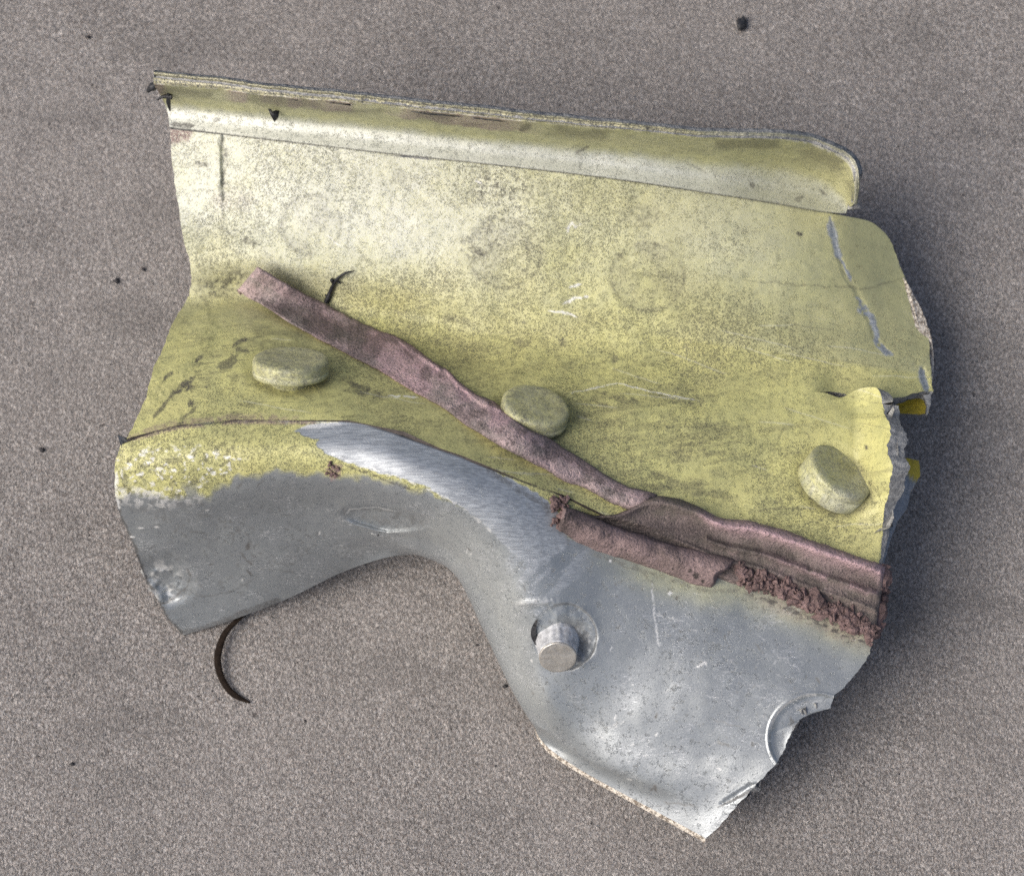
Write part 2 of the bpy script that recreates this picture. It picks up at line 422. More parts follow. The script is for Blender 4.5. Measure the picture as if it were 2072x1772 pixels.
# ---- main yellow plate: rows from the flange groove down to the seam on the ridge
R = [
 [(343,262,18.5),(540,281,23),(760,308,25.2),(1000,334,25.8),(1240,362,25),(1480,398,22.8),(1660,428,19),(1800,455,13.5)],
 [(350,345,18),(545,362,22.0),(765,390,24.2),(1005,420,24.7),(1250,448,24),(1490,480,21.8),(1680,505,18),(1818,535,12)],
 [(365,440,17.2),(550,450,20.4),(775,485,22.2),(1015,515,22.6),(1265,540,22.0),(1500,565,20.2),(1700,590,16.8),(1848,605,11.5)],
 [(382,530,17.6),(552,530,19),(790,570,20.0),(1030,610,20.4),(1280,640,20.4),(1520,660,19.2),(1720,680,15.8),(1880,690,11.3)],
 [(388,590,14.6),(545,588,13.9),(800,645,16.4),(1040,700,18.8),(1290,730,19.2),(1530,738,18.6),(1735,748,16.5),(1886,745,13)],
 [(378,612,14.7),(545,606,13.6),(790,672,16.6),(1040,735,19.8),(1290,772,20.2),(1530,785,19.2),(1735,797,17.4),(1887,793,13.5)],
 [(345,665,20.5),(530,650,20.0),(765,720,21.8),(1020,780,23.0),(1270,825,22.4),(1510,840,20.6),(1700,852,19),(1801,860,18.6)],
 [(310,745,25.8),(515,725,26.6),(730,780,27.4),(985,840,27.8),(1250,890,24),(1500,910,21.5),(1690,935,19.8),(1803,930,19.4)],
 [(288,815,29),(495,795,30),(700,820,31.2),(940,885,31.2),(1200,955,25.8),(1480,985,21.6),(1680,1020,20),(1799,1000,19.5)],
 [(256,887,31),(475,850,32.6),(703,852,33.6),(925,918,33.4),(1180,1022,27.4),(1430,1080,21.8),(1650,1140,19.4),(1784,1140,18.4)],
]
NU, NV = 780, 470
G = grid(R, NU, NV)
krow = int(np.argmin(np.abs(G[:, 700, 1] - 797)))
kcol = int(np.argmin(np.abs(G[krow, :, 0] - 1655)))
LEFT_E = [(343,255),(348,330),(361,420),(374,500),(386,536),(387,575),(384,597),(367,625),(347,657),(335,690),(311,745),(302,778),(296,803),(286,826),(270,862),(250,893)]
SEAM = [(244,893),(266,884),(361,860),(475,849),(621,850),(703,850),(742,858),(817,873),(891,907),(936,922),(970,936),(1060,973),(1140,1001),(1230,1045),(1400,1090),(1640,1160),(1784,1150)]
warp_edge(G, 'l', LEFT_E, 60); jag(G, 'l', 3.5, .06, 4, 1)
warp_edge(G, 'b', SEAM, 25)
U = G[:krow + 1].copy(); L = G[krow:].copy()
# lower sheet: shorten beside the crack so that the upper tab stands free
tt = np.linspace(0, 1, L.shape[0])
x = L[:, :, 0]
edge_x = L[:, -1, 0][:, None]
want = 1801.0
f = np.where(x > 1655, (x - 1655) / (edge_x - 1655), 0)
L[:, :, 0] = np.where(x > 1655, 1655 + f * (np.maximum(want, 0) - 1655) * 1.0, x)
lift = sstep(1725, 1840, L[:, :, 0]) * (1 - sstep(.55, .95, tt))[:, None]
L[:, :, 2] += lift * 7.5
L[:, :, 1] += 10 * np.exp(-((L[:, :, 0] - 1702) / 22) ** 2) * np.clip(1 - tt * 22, 0, 1)[:, None]
L[:, :, 1] -= (sstep(1665, 1705, L[:, :, 0]) * np.exp(-((L[:, :, 0] - 1756) / 42) ** 2) * np.clip(1 - tt * 9, 0, 1)[:, None]) * 12
L[:, :, 1] += sstep(1770, 1800, L[:, :, 0]) * np.clip(1 - tt * 6, 0, 1)[:, None] ** 1.3 * 26
L[:, :, 2] += sstep(1700, 1756, L[:, :, 0]) * np.clip(1 - tt * 7, 0, 1)[:, None] * 1.8
warp_edge(L, 'r', [(1778,795),(1784,824),(1800,864),(1797,912),(1804,942),(1800,990),(1790,1020),(1787,1072),(1778,1137)], 30)
jag(L, 'r', 7, .05, 5, 4)
# upper tab
warp_edge(U, 'r', [(1790,455),(1799,478),(1815,523),(1831,560),(1855,620),(1879,683),(1883,735),(1887,791)], 40)
jag(U, 'r', 2.5, .07, 4, 5)
cm = sstep(1640, 1700, U[:, :, 0]) * np.exp(-((krow - np.arange(krow + 1)) / 30.0) ** 2)[:, None]
U[:, :, 2] -= cm * 1.4
U[-12:, :, 1] += (sstep(1740, 1800, U[-12:, :, 0]) * (1 - sstep(1800, 1880, U[-12:, :, 0]))) * np.linspace(0, 1, 12)[:, None] * 12
U[-12:, :, 1] += sstep(1660, 1700, U[-12:, :, 0]) * (fbm(U[-12:, :, 0], U[-12:, :, 0] * 0, .05, 4, 8) - .5) * 14 * np.linspace(0, 1, 12)[:, None]
U[:, :, 1] += sstep(1740, 1795, U[:, :, 0]) * (np.clip(1 - np.arange(krow + 1) / 40.0, 0, 1) ** 2)[:, None] * sstep(1740, 1800, U[:, :, 0]) * 14

def relief(X, Y):
    """small dents and dings of the yellow sheet, in mm of height"""
    z = (fbm(X, Y, .004, 3, 2) - .5) * 1.3 + (fbm(X, Y, .018, 3, 5) - .5) * .35
    z += .35 * sstep(452, 446, X + (fbm(X, Y, .05, 3, 7) - .5) * 14) * (1 - sstep(385, 430, Y)) * sstep(300, 350, X)
    z -= .3 * stroke(X, Y, [(447,268),(452,330),(453,405)], 4, 5, 6)
    for cx, cy, rx, ry, dz in ((630,455,62,60,.22),(1022,515,76,72,.25),(1310,560,75,70,.22),(1660,662,60,55,.25),(1295,430,34,30,.15)):
        z -= dz * .35 * disc(X, Y, cx, cy, rx, ry, 14)
    z -= .10 * stroke(X, Y, [(1680,440),(1690,500),(1712,560),(1740,600),(1770,680),(1800,715)], 5, 4, 4)
    z -= .25 * stroke(X, Y, [(1868,745),(1872,765),(1880,790)], 6, 5, 2)
    z -= .3 * disc(X, Y, 1690, 970, 84, 66, 14, .35)
    z -= .35 * disc(X, Y, 590, 745, 92, 52, 12); z -= .3 * disc(X, Y, 1077, 835, 84, 62, 12)
    z += .6 * stroke(X, Y, [(300,800),(400,700),(420,640)], 20, 18, 6)
    return z
for A_ in (U, L): A_[:, :, 2] += relief(A_[:, :, 0], A_[:, :, 1])
L[0, :kcol] = U[-1, :kcol]

def mask_yellow(X, Y):
    n1 = fbm(X, Y, .006, 4, 11); n2 = fbm(X, Y, .03, 4, 12); n3 = fbm(X, Y, .11, 3, 13)
    hs = fbm(X * .25 - Y * .05, Y * 2.2 + X * .35, .03, 4, 14)            # rub marks that run along the sheet
    dirt_shade = np.zeros_like(X); bare = np.zeros_like(X); white = np.zeros_like(X); pink = np.zeros_like(X)
    valley = [(386,600),(545,598),(800,660),(1040,722),(1290,755)]
    dv, _, _ = seg_near(X, Y, valley)
    dirt_shade = np.maximum(dirt_shade, .75 * stroke(X, Y, [(395,600),(430,585),(470,562),(500,560)], 13, 8, 12, .05, 1) * sstep(.38, .55, n3))  # dark patch at the left end of the valley
    dirt_shade = np.maximum(dirt_shade, .30 * np.exp(-(dv / 55) ** 2) * sstep(.45, .7, n2 * .5 + n3 * .5))  # darker towards the valley line
    dirt_shade = np.maximum(dirt_shade, .38 * sstep(.56, .70, hs) * np.exp(-((Y - (700 + (X - 700) * .22)) / 110) ** 2))
    # streaks in the slope with the rivets
    dirt_shade = np.maximum(dirt_shade, .48 * sstep(.55, .68, fbm(X * .3 - Y * .06, Y * 2.6 + X * .25, .06, 4, 15)) * sstep(.4,.6,n2) * poly(X, Y, [(330,640),(560,640),(900,760),(1500,880),(1780,960),(1780,1130),(1200,1000),(900,880),(500,830),(300,850)], 30))
    for pts, wd, a in (
        ([(470,700),(490,690),(500,688)], 5, .9), ([(440,745),(465,735),(480,722)], 9, .75), ([(480,705),(505,712)], 6, .9),
        ([(395,735),(410,715)], 4, .9), ([(352,800),(375,775),(395,760)], 5, .95), ([(378,790),(385,780)], 7, .95),
        ([(330,770),(350,750)], 4, .9), ([(340,805),(352,790)], 4, .85), ([(310,850),(330,820),(345,805)], 4, .85),
        ([(355,870),(375,845),(400,820)], 4, .8), ([(383,820),(390,812)], 8, .95), ([(700,770),(740,790),(775,800)], 5, .8),
        ([(720,790),(745,795)], 8, .7), ([(1218,795),(1260,810),(1300,812)], 6, .65), ([(1250,808),(1270,812)], 9, .6),
        ([(1320,795),(1360,808),(1420,820)], 3.0, .6), ([(1200,792),(1250,800)], 3, .5),
        ([(660,690),(680,700)], 6, .8), ([(1040,690),(1075,700)], 7, .6), ([(890,640),(960,655)], 8, .5),
        ([(1240,725),(1250,728)], 8, .7), ([(1205,812),(1230,822)], 5, .6), ([(1160,640),(1190,650)], 5, .3),
        ([(1612,472),(1622,477)], 3.5, 1), ([(1005,490),(1070,500),(1100,505)], 2.5, .45), ([(955,505),(975,512),(985,518)], 9, .8),
        ([(990,490),(1000,500)], 8, .6), ([(548,235),(556,240)], 8, 1), ([(395,330),(425,336)], 4.5, .7), ([(492,486),(520,496)], 6, .6),
        ([(1830,560),(1760,585),(1600,575),(1500,565)], 1.8, .5), ([(1695,520),(1712,558),(1730,590)], 2.2, .5),
        ([(1752,905),(1756,908)], 5, .9), ([(1135,690),(1150,700)], 7, .6)):
        dirt_shade = np.maximum(dirt_shade, a * stroke(X, Y, pts, wd, 2.5, 5, .07, int(pts[0][0])) * sstep(.25, .5, n3 + .12))
    for cx, cy, rx, ry, a_ in ((1370,985,120,26,.55),(560,690,80,26,.4),(760,730,70,22,.4),(600,790,110,22,.35),(1130,860,60,40,.35),(930,700,120,22,.35),(440,590,70,24,.5)):
        dirt_shade = np.maximum(dirt_shade, a_ * disc(X, Y, cx, cy, rx, ry, 26, .2) * sstep(.42, .6, fbm(X * .5, Y * 1.6, .05, 4, 44)))
    for cx, cy, rx, ry, an in ((592,758,86,40,0),(1084,846,74,54,.35),(1690,980,82,62,.5)):
        dirt_shade = np.maximum(dirt_shade, .62 * disc(X, Y, cx, cy, rx, ry, 9, an) * sstep(.3, .55, n3 + .1))  # plate darkened around and under each rivet head
    # crease at the left
    dirt_shade = np.maximum(dirt_shade, .95 * stroke(X, Y, [(445,272),(452,300),(456,345),(455,405)], 4, 4, 9, .07, 5) * (.45 + .55 * sstep(.4, .55, n3)) * .85 / .95)
    dirt_shade = np.maximum(dirt_shade, .5 * stroke(X, Y, [(450,410),(452,470)], 4, 3, 5, .1, 6, .5))
    # dots of corrosion
    for cx, cy, r in ((1040,400,52),(985,375,36),(1000,470,40),(960,500,30)):
        dirt_shade = np.maximum(dirt_shade, .6 * disc(X, Y, cx, cy, r, r, 16) * sstep(.56, .62, fbm(X, Y, .16, 3, 31)))
    rings = 0 * X
    for cx, cy, rx, ry in ((630,455,60,60),(1022,512,74,70),(1310,560,73,68),(1297,428,35,30),(1295,428,20,17)):
        rings = np.maximum(rings, ring(X, Y, cx, cy, rx, ry, 4, 6) * sstep(.30, .6, n2 + .1))
        rings = np.maximum(rings, .5 * disc(X, Y, cx, cy, rx, ry, 6) * sstep(.3, .6, n2))
    dirt_shade = np.maximum(dirt_shade, .62 * rings * (.55 + .45 * sstep(.35, .6, n3)))
    dirt_shade = np.maximum(dirt_shade, .28 * disc(X, Y, 1297, 428, 33, 28, 6) * sstep(.4, .6, n3))
    # shade of the gap under the flange, painted as a dark groove line
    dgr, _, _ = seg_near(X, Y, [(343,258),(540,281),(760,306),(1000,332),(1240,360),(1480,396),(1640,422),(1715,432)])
    dirt_shade = np.maximum(dirt_shade, .9 * (1 - sstep(1.5, 4.5, dgr)))
    pink = np.maximum(pink, poly(X, Y, [(340,255),(395,258),(380,285),(343,290)], 6, 5))
    pink = np.maximum(pink, .5 * disc(X, Y, 470, 400, 40, 26, 22) * n2)
    pink = np.maximum(pink, .6 * disc(X, Y, 565, 835, 300, 12, 10, -.02) * 0)
    pink = np.maximum(pink, .65 * stroke(X, Y, [(262,884),(361,858),(475,846),(600,846)], 8, 4, 4, .05, 3) * sstep(.35, .6, n3 + .1))
    # gold spot
    gold = disc(X, Y, 808, 357, 16, 17, 3)
    dirt_shade = np.maximum(dirt_shade, gold * .28)
    # bare grey scrape on the tab
    bare = np.maximum(bare, .95 * stroke(X, Y, [(1678,440),(1688,490),(1702,525)], 7, 3, 6, .06, 1))
    bare = np.maximum(bare, .95 * stroke(X, Y, [(1702,525),(1722,570)], 3, 2, 5, .06, 2, .35))
    bare = np.maximum(bare, .95 * stroke(X, Y, [(1735,605),(1765,650),(1775,690),(1805,720)], 7, 3, 9, .06, 3, .33))
    bare = np.maximum(bare, .95 * stroke(X, Y, [(1862,745),(1868,765),(1878,795)], 7, 3, 4, .06, 4))
    for i in range(60):
        x0 = RNG.uniform(420, 1800); y0 = RNG.uniform(640, 1080); a = RNG.uniform(-.05, .35); l = RNG.uniform(20, 160)
        pts = [(x0, y0), (x0 + l * math.cos(a), y0 + l * math.sin(a))]
        m = (np.abs(X - x0 - l / 2) < l) & (np.abs(Y - y0) < l)
        if not m.any(): continue
        s_ = stroke(X[m], Y[m], pts, .9, 1.2, 3, .03, i)
        if i % 2: dirt_shade[m] = np.maximum(dirt_shade[m], .45 * s_)
        else: white[m] = np.maximum(white[m], .28 * s_)
    for pts, wd in (([(1145,462),(1158,450),(1164,460),(1176,452)], 2.2), ([(1148,470),(1152,455)], 2), ([(1140,615),(1165,603),(1180,602)], 2.4),
                    ([(1110,628),(1150,634),(1165,640)], 2.2), ([(1150,582),(1175,575)], 3), ([(1182,600),(1190,600)], 2), ([(960,365),(975,372)], 2),
                    ([(1155,795),(1250,775),(1330,795),(1420,812)], 1.0), ([(785,800),(845,805)], 1.6), ([(660,475),(690,500)], 1.0)):
        white = np.maximum(white, .85 * stroke(X, Y, pts, wd, 1.4, 3, .1, int(pts[0][1]), .3))
    white = np.maximum(white, .5 * stroke(X, Y, [(395,560),(560,545)], .8, 1.2, 6, .1, 3) * 0)
    # sky sheen on the upper web painted as a paler coat, over some real chalking
    chalk_sheen = (1 - sstep(400, 690, Y + (n1 - .5) * 130 - (X - 500) * .03)) * (1 - sstep(650, 1650, X + (n1 - .5) * 200)) * .9
    chalk_sheen = np.maximum(chalk_sheen, .35 * (1 - sstep(420, 620, Y - (X - 1000) * .1)) * (1 - sstep(1450, 1750, X)))
    chalk_sheen = np.clip(chalk_sheen * (.95 + .4 * (n2 - .5)) * 1.1, 0, .95)
    olive_shade = sstep(1150, 1600, X + (n1 - .5) * 200) * (1 - sstep(-8, 8, Y - (700 + (X - 1480) * .15)))  # shade above the bend put into the colour, with some real discolouring
    dens = .42 + .42 * sstep(.40, .60, n1) + .25 * (n2 - .5)
    dens = dens + .35 * poly(X, Y, [(600,520),(1250,600),(1600,640),(1700,760),(1300,760),(900,720),(650,640)], 60)
    dens = dens - .45 * sstep(1400, 1650, X) * (1 - sstep(640, 740, Y))
    dens = dens - .25 * poly(X, Y, [(1690,780),(1810,780),(1810,1130),(1720,1130)], 20)
    A = np.stack([dirt_shade, bare, 1 - .20 * olive_shade, white], -1)
    B = np.stack([pink, chalk_sheen, np.clip(dens, 0, 1), np.zeros_like(X)], -1)
    return A, B

pm = Mesh()
WU, WL = W3(U), W3(L)
AU, BU = mask_yellow(U[..., 0], U[..., 1]); AL, BL = mask_yellow(L[..., 0], L[..., 1])
iU = pm.verts(WU, AU, BU); IU = iU + np.arange(WU.shape[0] * NU).reshape(-1, NU)
iL = pm.verts(WL, AL, BL); IL = iL + np.arange(WL.shape[0] * NU).reshape(-1, NU)
IL[0, :kcol] = IU[-1, :kcol]
pm.gridfaces(IU); pm.gridfaces(IL)
NU_, NL_ = normals(WU), normals(WL)
TK = 1.5
pm.rim(WU[0], NU_[0], TK, 1)
for Wd, N in ((WU, NU_), (WL, NL_)):
    pm.rim(Wd[:, 0], N[:, 0], .8, 2)
    Ne = N[:, -1].copy()
    if Wd is WL:
        kk = np.ones(61) / 61
        Ne = np.stack([np.convolve(np.pad(Ne[:, q], 30, mode='edge'), kk, 'valid') for q in range(3)], -1) + np.array([-.6, .05, .1])
    pm.rim(Wd[:, -1], Ne, 1.7 if Wd is WL else TK, 1)
    a = np.unique(np.r_[np.arange(0, Wd.shape[0], 5), Wd.shape[0] - 1]); b = np.unique(np.r_[np.arange(0, NU, 5), NU - 1])
    Bk = (Wd - N * TK)[np.ix_(a, b)]
    j = pm.verts(Bk); pm.gridfaces(j + np.arange(len(a) * len(b)).reshape(len(a), len(b)), 1, True)
pm.rim(WU[-1, kcol:], NU_[-1, kcol:], TK, 1); pm.rim(WL[0, kcol:], NL_[0, kcol:], TK, 1); pm.rim(WL[-1], NL_[-1], .5, 3)
M_DARK = mat_flat('seam_grime_edge_shade', (.06, .05, .045), .8)  # grime for the seam, painted shade on the grey skin's lower rim
pm.build('yellow_plate', [M_PAINT, M_TORN, M_BEIGE, M_DARK], root)

# height lookup over the plan, for things that lie on the sheet
class Z:
    def __init__(s): s.z = np.full((450, 520), -1e3)
    def add(s, G_):
        xi = np.clip((G_[..., 0] / 4).astype(int), 0, 519); yi = np.clip((G_[..., 1] / 4).astype(int), 0, 449)
        np.maximum.at(s.z, (yi.ravel(), xi.ravel()), G_[..., 2].ravel())
    def at(s, x, y):
        xi = np.clip((np.asarray(x) / 4).astype(int), 0, 519); yi = np.clip((np.asarray(y) / 4).astype(int), 0, 449)
        return s.z[yi, xi]
ZM = Z(); ZM.add(U); ZM.add(L)

# ---- grey skin: from the seam over the ridge, down the wall to the torn lower edge
C = [
 [(256,890,30.5),(238,935,29.5),(233,1000,25.5),(246,1052,20.5),(298,1180,9),(363,1277,1.3),(371,1285,.6)],
 [(361,862,32),(352,925,32.6),(350,1000,28),(368,1060,21),(425,1165,10),(472,1245,3.0),(475,1252,2.4)],
 [(475,851,32.4),(470,915,33.6),(478,985,29.5),(500,1050,21.5),(545,1140,12),(588,1200,4.8),(590,1207,4)],
 [(621,852,33.2),(605,908,34.4),(602,965,31.5),(620,1030,23),(655,1100,14.5),(693,1149,8),(696,1156,7)],
 [(742,860,33.4),(730,912,34.8),(732,975,32),(745,1030,24.5),(770,1085,17),(794,1118,11),(797,1125,10)],
 [(891,909,33.2),(868,955,34.6),(860,1008,32.8),(858,1052,27.5),(860,1090,21),(866,1130,13),(880,1128,8)],
 [(980,942,32),(970,990,33),(955,1050,31),(943,1090,27),(932,1130,21.5),(925,1168,14),(945,1160,7)],
 [(1100,987,29.6),(1085,1060,29.2),(1062,1140,26.8),(1035,1200,23),(1008,1245,18),(978,1275,12),(1005,1280,5)],
 [(1220,1042,25.4),(1190,1150,24),(1150,1270,20.8),(1112,1350,17),(1080,1405,12.6),(1045,1413,8),(1072,1425,3)],
 [(1350,1085,22.2),(1315,1220,20.5),(1255,1360,17),(1190,1445,12.6),(1135,1497,8),(1101,1492,4.9),(1093,1494,4.0)],
 [(1500,1135,20.4),(1480,1280,19),(1420,1410,17),(1340,1495,13.6),(1250,1560,9.4),(1178,1550,6.0),(1170,1554,5.5)],
 [(1640,1182,18.8),(1640,1290,18.5),(1580,1410,17.2),(1500,1510,14.6),(1390,1608,10.2),(1329,1632,7.4),(1321,1637,7.0)],
 [(1774,1238,17.4),(1766,1305,17.6),(1700,1410,17),(1605,1500,15.4),(1500,1620,11.6),(1437,1687,8.4),(1430,1696,7.9)],
]
rowsG = [[c[k] for c in C] for k in range(7)]
GU, GV = 640, 430
Q = grid(rowsG, GU, GV)
warp_edge(Q, 'l', [(244,900),(236,925),(232,950),(233,1000),(243,1043),(270,1103),(298,1180),(322,1219),(340,1254),(371,1285)], 40)
jag(Q, 'l', 2, .06, 4, 3)
warp_edge(Q, 'r', [(1772,1238),(1768,1297),(1763,1319),(1737,1359),(1689,1407),(1680,1433),(1645,1442),(1610,1460),(1592,1499),(1579,1534),(1518,1600),(1465,1657),(1430,1696)], 60)
jag(Q, 'r', 6, .05, 5, 9)
warp_edge(Q, 'b', [(371,1285),(444,1262),(500,1238),(584,1208),(654,1170),(724,1138),(800,1124)] , 1) if False else None
X, Y = Q[..., 0].copy(), Q[..., 1].copy()
z = (fbm(X, Y, .005, 2, 61) - .5) * 1.4 + (fbm(X, Y, .02, 2, 62) - .5) * .12
fade = np.ones_like(z); fade[:8] = np.linspace(0, 1, 8)[:, None]
z *= fade
# pressed oval under the ridge, corner dimple, rivet seat, punched crescent at the torn edge
z -= 1.3 * disc(X + (fbm(X,Y,.02,3,200)-.5)*12, Y + (fbm(X,Y,.02,3,201)-.5)*10, 782, 1049, 80, 22, 12, .12)
z -= 1.5 * disc(X + (fbm(X,Y,.02,3,202)-.5)*26, Y + (fbm(X,Y,.02,3,203)-.5)*22, 325, 1170, 54, 42, 26, .3); z += .5*disc(X,Y,330,1180,40,36,10)*(fbm(X,Y,.07,3,207)-.5)*1.6
z -= .2 * disc(X + (fbm(X,Y,.03,3,205)-.5)*8, Y, 1143, 1288, 63, 66, 3); z -= .5 * disc(X, Y, 1152, 1298, 42, 42, 16); z += (fbm(X,Y,.04,3,206)-.5)*.6*disc(X,Y,1143,1288,70,74,14)
z -= .45 * disc(X, Y, 1650, 1492, 92, 86, 12); z += (fbm(X,Y,.02,2,208)-.5)*.7*disc(X,Y,1650,1492,88,82,10)
z += .2 * ring(X, Y, 1650, 1492, 96, 90, 3, 3)
z += .2 * stroke(X, Y, [(1045,1222),(1118,1215)], 6, 6, 2)
z -= .25 * stroke(X, Y, [(1460,1625),(1530,1585)], 5, 4, 3)
Q[..., 2] += z
Q[..., 2] = np.maximum(Q[..., 2], .35)

def mask_grey(X, Y):
    n1 = fbm(X, Y, .007, 4, 71); n2 = fbm(X, Y, .03, 4, 72); n3 = fbm(X, Y, .12, 3, 73)
    yel = poly(X, Y, [(200,850),(1300,850),(1300,1110),(1150,1085),(1127,1052),(1100,1020),(1060,1040),(1010,1040),(960,1035),(915,1014),(880,1004),(830,990),(740,966),(640,962),(560,955),(470,968),(420,1003),(360,1010),(300,1000),(200,1006)], 9, 14, .05, 5)
    yel *= 1 - .75 * sstep(.52, .62, n2) * poly(X, Y, [(230,980),(440,985),(430,1020),(230,1030)], 14)
    scr = poly(X, Y, [(598,873),(640,858),(725,850),(800,866),(860,890),(925,917),(1000,952),(1070,990),(1110,1015),(1150,1065),(1145,1110),(1090,1150),(1050,1130),(985,1068),(930,1022),(870,988),(800,965),(735,945),(690,930),(662,915),(640,900),(645,888),(612,880)], 2.2, 7, .06, 8)
    bare = scr.copy()
    bare = np.maximum(bare, .8 * sstep(.5, .62, fbm(X + Y, (Y - X) * .25, .06, 4, 81)) * poly(X, Y, [(1020,1120),(1130,1080),(1190,1110),(1150,1200),(1070,1210),(1040,1160)], 25))
    yel = yel * (1 - scr)
    dirt_shade = np.zeros_like(X); white = np.zeros_like(X); pink = np.zeros_like(X)
    rimd, _, _ = seg_near(X + (n3 - .5) * 12, Y + (n2 - .5) * 12, [(662,915),(735,945),(800,965),(870,988),(930,1022),(985,1068),(1030,1110)])
    white = np.maximum(white, .6 * (1 - sstep(.6, 3.2, rimd)) * sstep(.46, .56, fbm(X, Y, .2, 2, 74)))
    dirt_shade = np.maximum(dirt_shade, .8 * stroke(X, Y, [(690,938),(760,962),(850,998)], 2.5, 2, 3, .1, 9, .4))
    tp, _, _ = seg_near(X, Y, [(598,873),(640,858),(725,850)])
    white = np.maximum(white, .85 * stroke(X, Y, [(612,866),(660,858),(690,860)], 5, 3, 5, .06, 12))
    # flaking white specks in the paint at the far left
    fl = sstep(.64, .76, fbm(X, Y, .11, 3, 90)) * poly(X, Y, [(236,905),(470,905),(500,940),(400,1005),(236,1010)], 14, 10)
    white = np.maximum(white, .7 * fl * sstep(.35, .5, n2 + .1)); dirt_shade = np.maximum(dirt_shade, .5 * sstep(.61, .65, fbm(X, Y, .09, 2, 92)) * poly(X, Y, [(240,900),(480,895),(440,1030),(240,1040)], 12, 10))
    for p in ((385,925),(435,915),(350,948),(462,925),(372,965),(300,938),(330,955),(285,960),(430,958)):
        white = np.maximum(white, .8 * disc(X + (n3 - .5) * 22, Y + (n2 - .5) * 12, p[0], p[1], 7, 4, 2) * sstep(.35,.5,fbm(X,Y,.2,2,4)))
    white = np.maximum(white, .75 * stroke(X, Y, [(236,955),(234,1000),(242,1030)], 4, 2, 3, .1, 3, .3))
    white = np.maximum(white, .55 * sstep(.47, .58, n3) * poly(X, Y, [(236,985),(360,990),(420,1010),(330,1030),(236,1020)], 9, 8))
    # seam grime, residues
    sd_, _, _ = seg_near(X, Y, [(x_, y_ + 3) for x_, y_ in SEAM[1:14]])
    pink = np.maximum(pink, .9 * (1 - sstep(2, 9, sd_)) * sstep(.35, .5, n2 + .12) * (X < 640))
    dirt_shade = np.maximum(dirt_shade, .7 * (1 - sstep(.8, 3, sd_)) * (1 - sstep(600, 640, X) + sstep(930, 960, X)))
    dirt_shade = np.maximum(dirt_shade, .6 * stroke(X, Y, [(975,945),(1050,990),(1125,1035)], 5, 3, 6, .06, 15, .35))
    pink = np.maximum(pink, poly(X, Y, [(655,950),(680,938),(692,945),(690,965),(668,972)], 3, 6))
    dirt_shade = np.maximum(dirt_shade, .7 * poly(X, Y, [(1085,1000),(1150,1010),(1150,1095),(1125,1060)], 8, 10) * sstep(.42, .55, n3))
    # scratches and marks over the lower grey face
    for pts, wd, a in (
        ([(498,1112),(505,1100)], 6, .9), ([(486,1118),(500,1135),(512,1142)], 2.6, .9), ([(498,1155),(512,1163)], 3, .9), ([(380,1075),(420,1080)], 2.6, .6),
        ([(390,1208),(430,1205),(470,1195),(525,1165)], 2.2, .6), ([(320,1225),(350,1212),(375,1190),(388,1165)], 3.0, .85), ([(388,1165),(378,1150)], 3.5, .8),
        ([(325,1150),(300,1120)], 2.0, .5), ([(1318,1600),(1325,1590),(1330,1602)], 3, .95), ([(1340,1622),(1410,1630)], 2.2, .6), ([(1455,1632),(1500,1610),(1530,1590)], 2.4, .8),
        ([(1280,1135),(1310,1170),(1325,1182)], 2.0, .6), ([(1270,1120),(1285,1135)], 5, .7), ([(1450,1500),(1478,1508)], 2.8, .6), ([(1520,1500),(1524,1508)], 3, .8),
        ([(1440,1455),(1500,1470)], 1.6, .5), ([(1650,1370),(1660,1380)], 2.6, .8), ([(1590,1190),(1640,1210)], 1.6, .4), ([(1528,1300),(1545,1322)], 1.4, .7),
        ([(1600,1500),(1612,1480),(1600,1450)], 4.5, .7), ([(430,1045),(400,1040)], 4, .5), ([(478,990),(490,975)], 2.4, .7), ([(520,985),(535,970)], 2.4, .7)):
        dirt_shade = np.maximum(dirt_shade, a * stroke(X, Y, pts, wd, 1.8, 3.5, .09, int(pts[0][0])))
    dirt_shade = np.maximum(dirt_shade, .6 * sstep(.60, .65, fbm(X, Y, .19, 3, 95)) * poly(X, Y, [(300,1030),(620,1010),(840,1060),(760,1110),(560,1200),(380,1260),(290,1120)], 30) * sstep(.42, .6, n2))
    white = np.maximum(white, .55 * sstep(.56, .66, fbm(X, Y, .08, 3, 96)) * disc(X, Y, 330, 1175, 38, 40, 10))
    for p in ((285,1068,8,1.6),(318,1066,4,2.0),(268,1086,6,2),(1355,1200,4,4),(1235,1135,3,3)):
        white = np.maximum(white, .9 * disc(X + (n3 - .5) * 6, Y, p[0], p[1], p[2], p[3], 1.4))
    white = np.maximum(white, .85 * ring(X, Y, 1650, 1492, 93, 87, 2.2, 1.4) * sstep(.25, .4, n2) * (X < 1652) * (Y < 1500) * .9)
    dirt_shade = np.maximum(dirt_shade, .8 * ring(X, Y, 1143, 1288, 64, 67, 1.6, 1.6) * (X > 1120))
    dirt_shade = np.maximum(dirt_shade, .75 * disc(X, Y, 1160, 1292, 34, 34, 16) * sstep(.3, .5, n3 + .05))  # shadow right of the broken shank, painted into the seat
    dirt_shade = np.maximum(dirt_shade, .6 * stroke(X, Y, [(700,1035),(720,1030),(780,1032),(850,1055),(862,1070)], 1.6, 1.4, 2, .1, 4))  # shaded lip arc of the oval, put into the colour
    white = np.maximum(white, .5 * stroke(X, Y, [(698,1042),(708,1030),(760,1026),(800,1034)], 1.4, 1.2, 2, .1, 5))  # highlight on the oval's upper lip, painted in
    dirt_shade = np.maximum(dirt_shade, .6 * disc(X, Y, 790, 1050, 70, 18, 8, .12) * sstep(.45, .6, n3))  # shade inside the pressed oval, painted as a dark patch
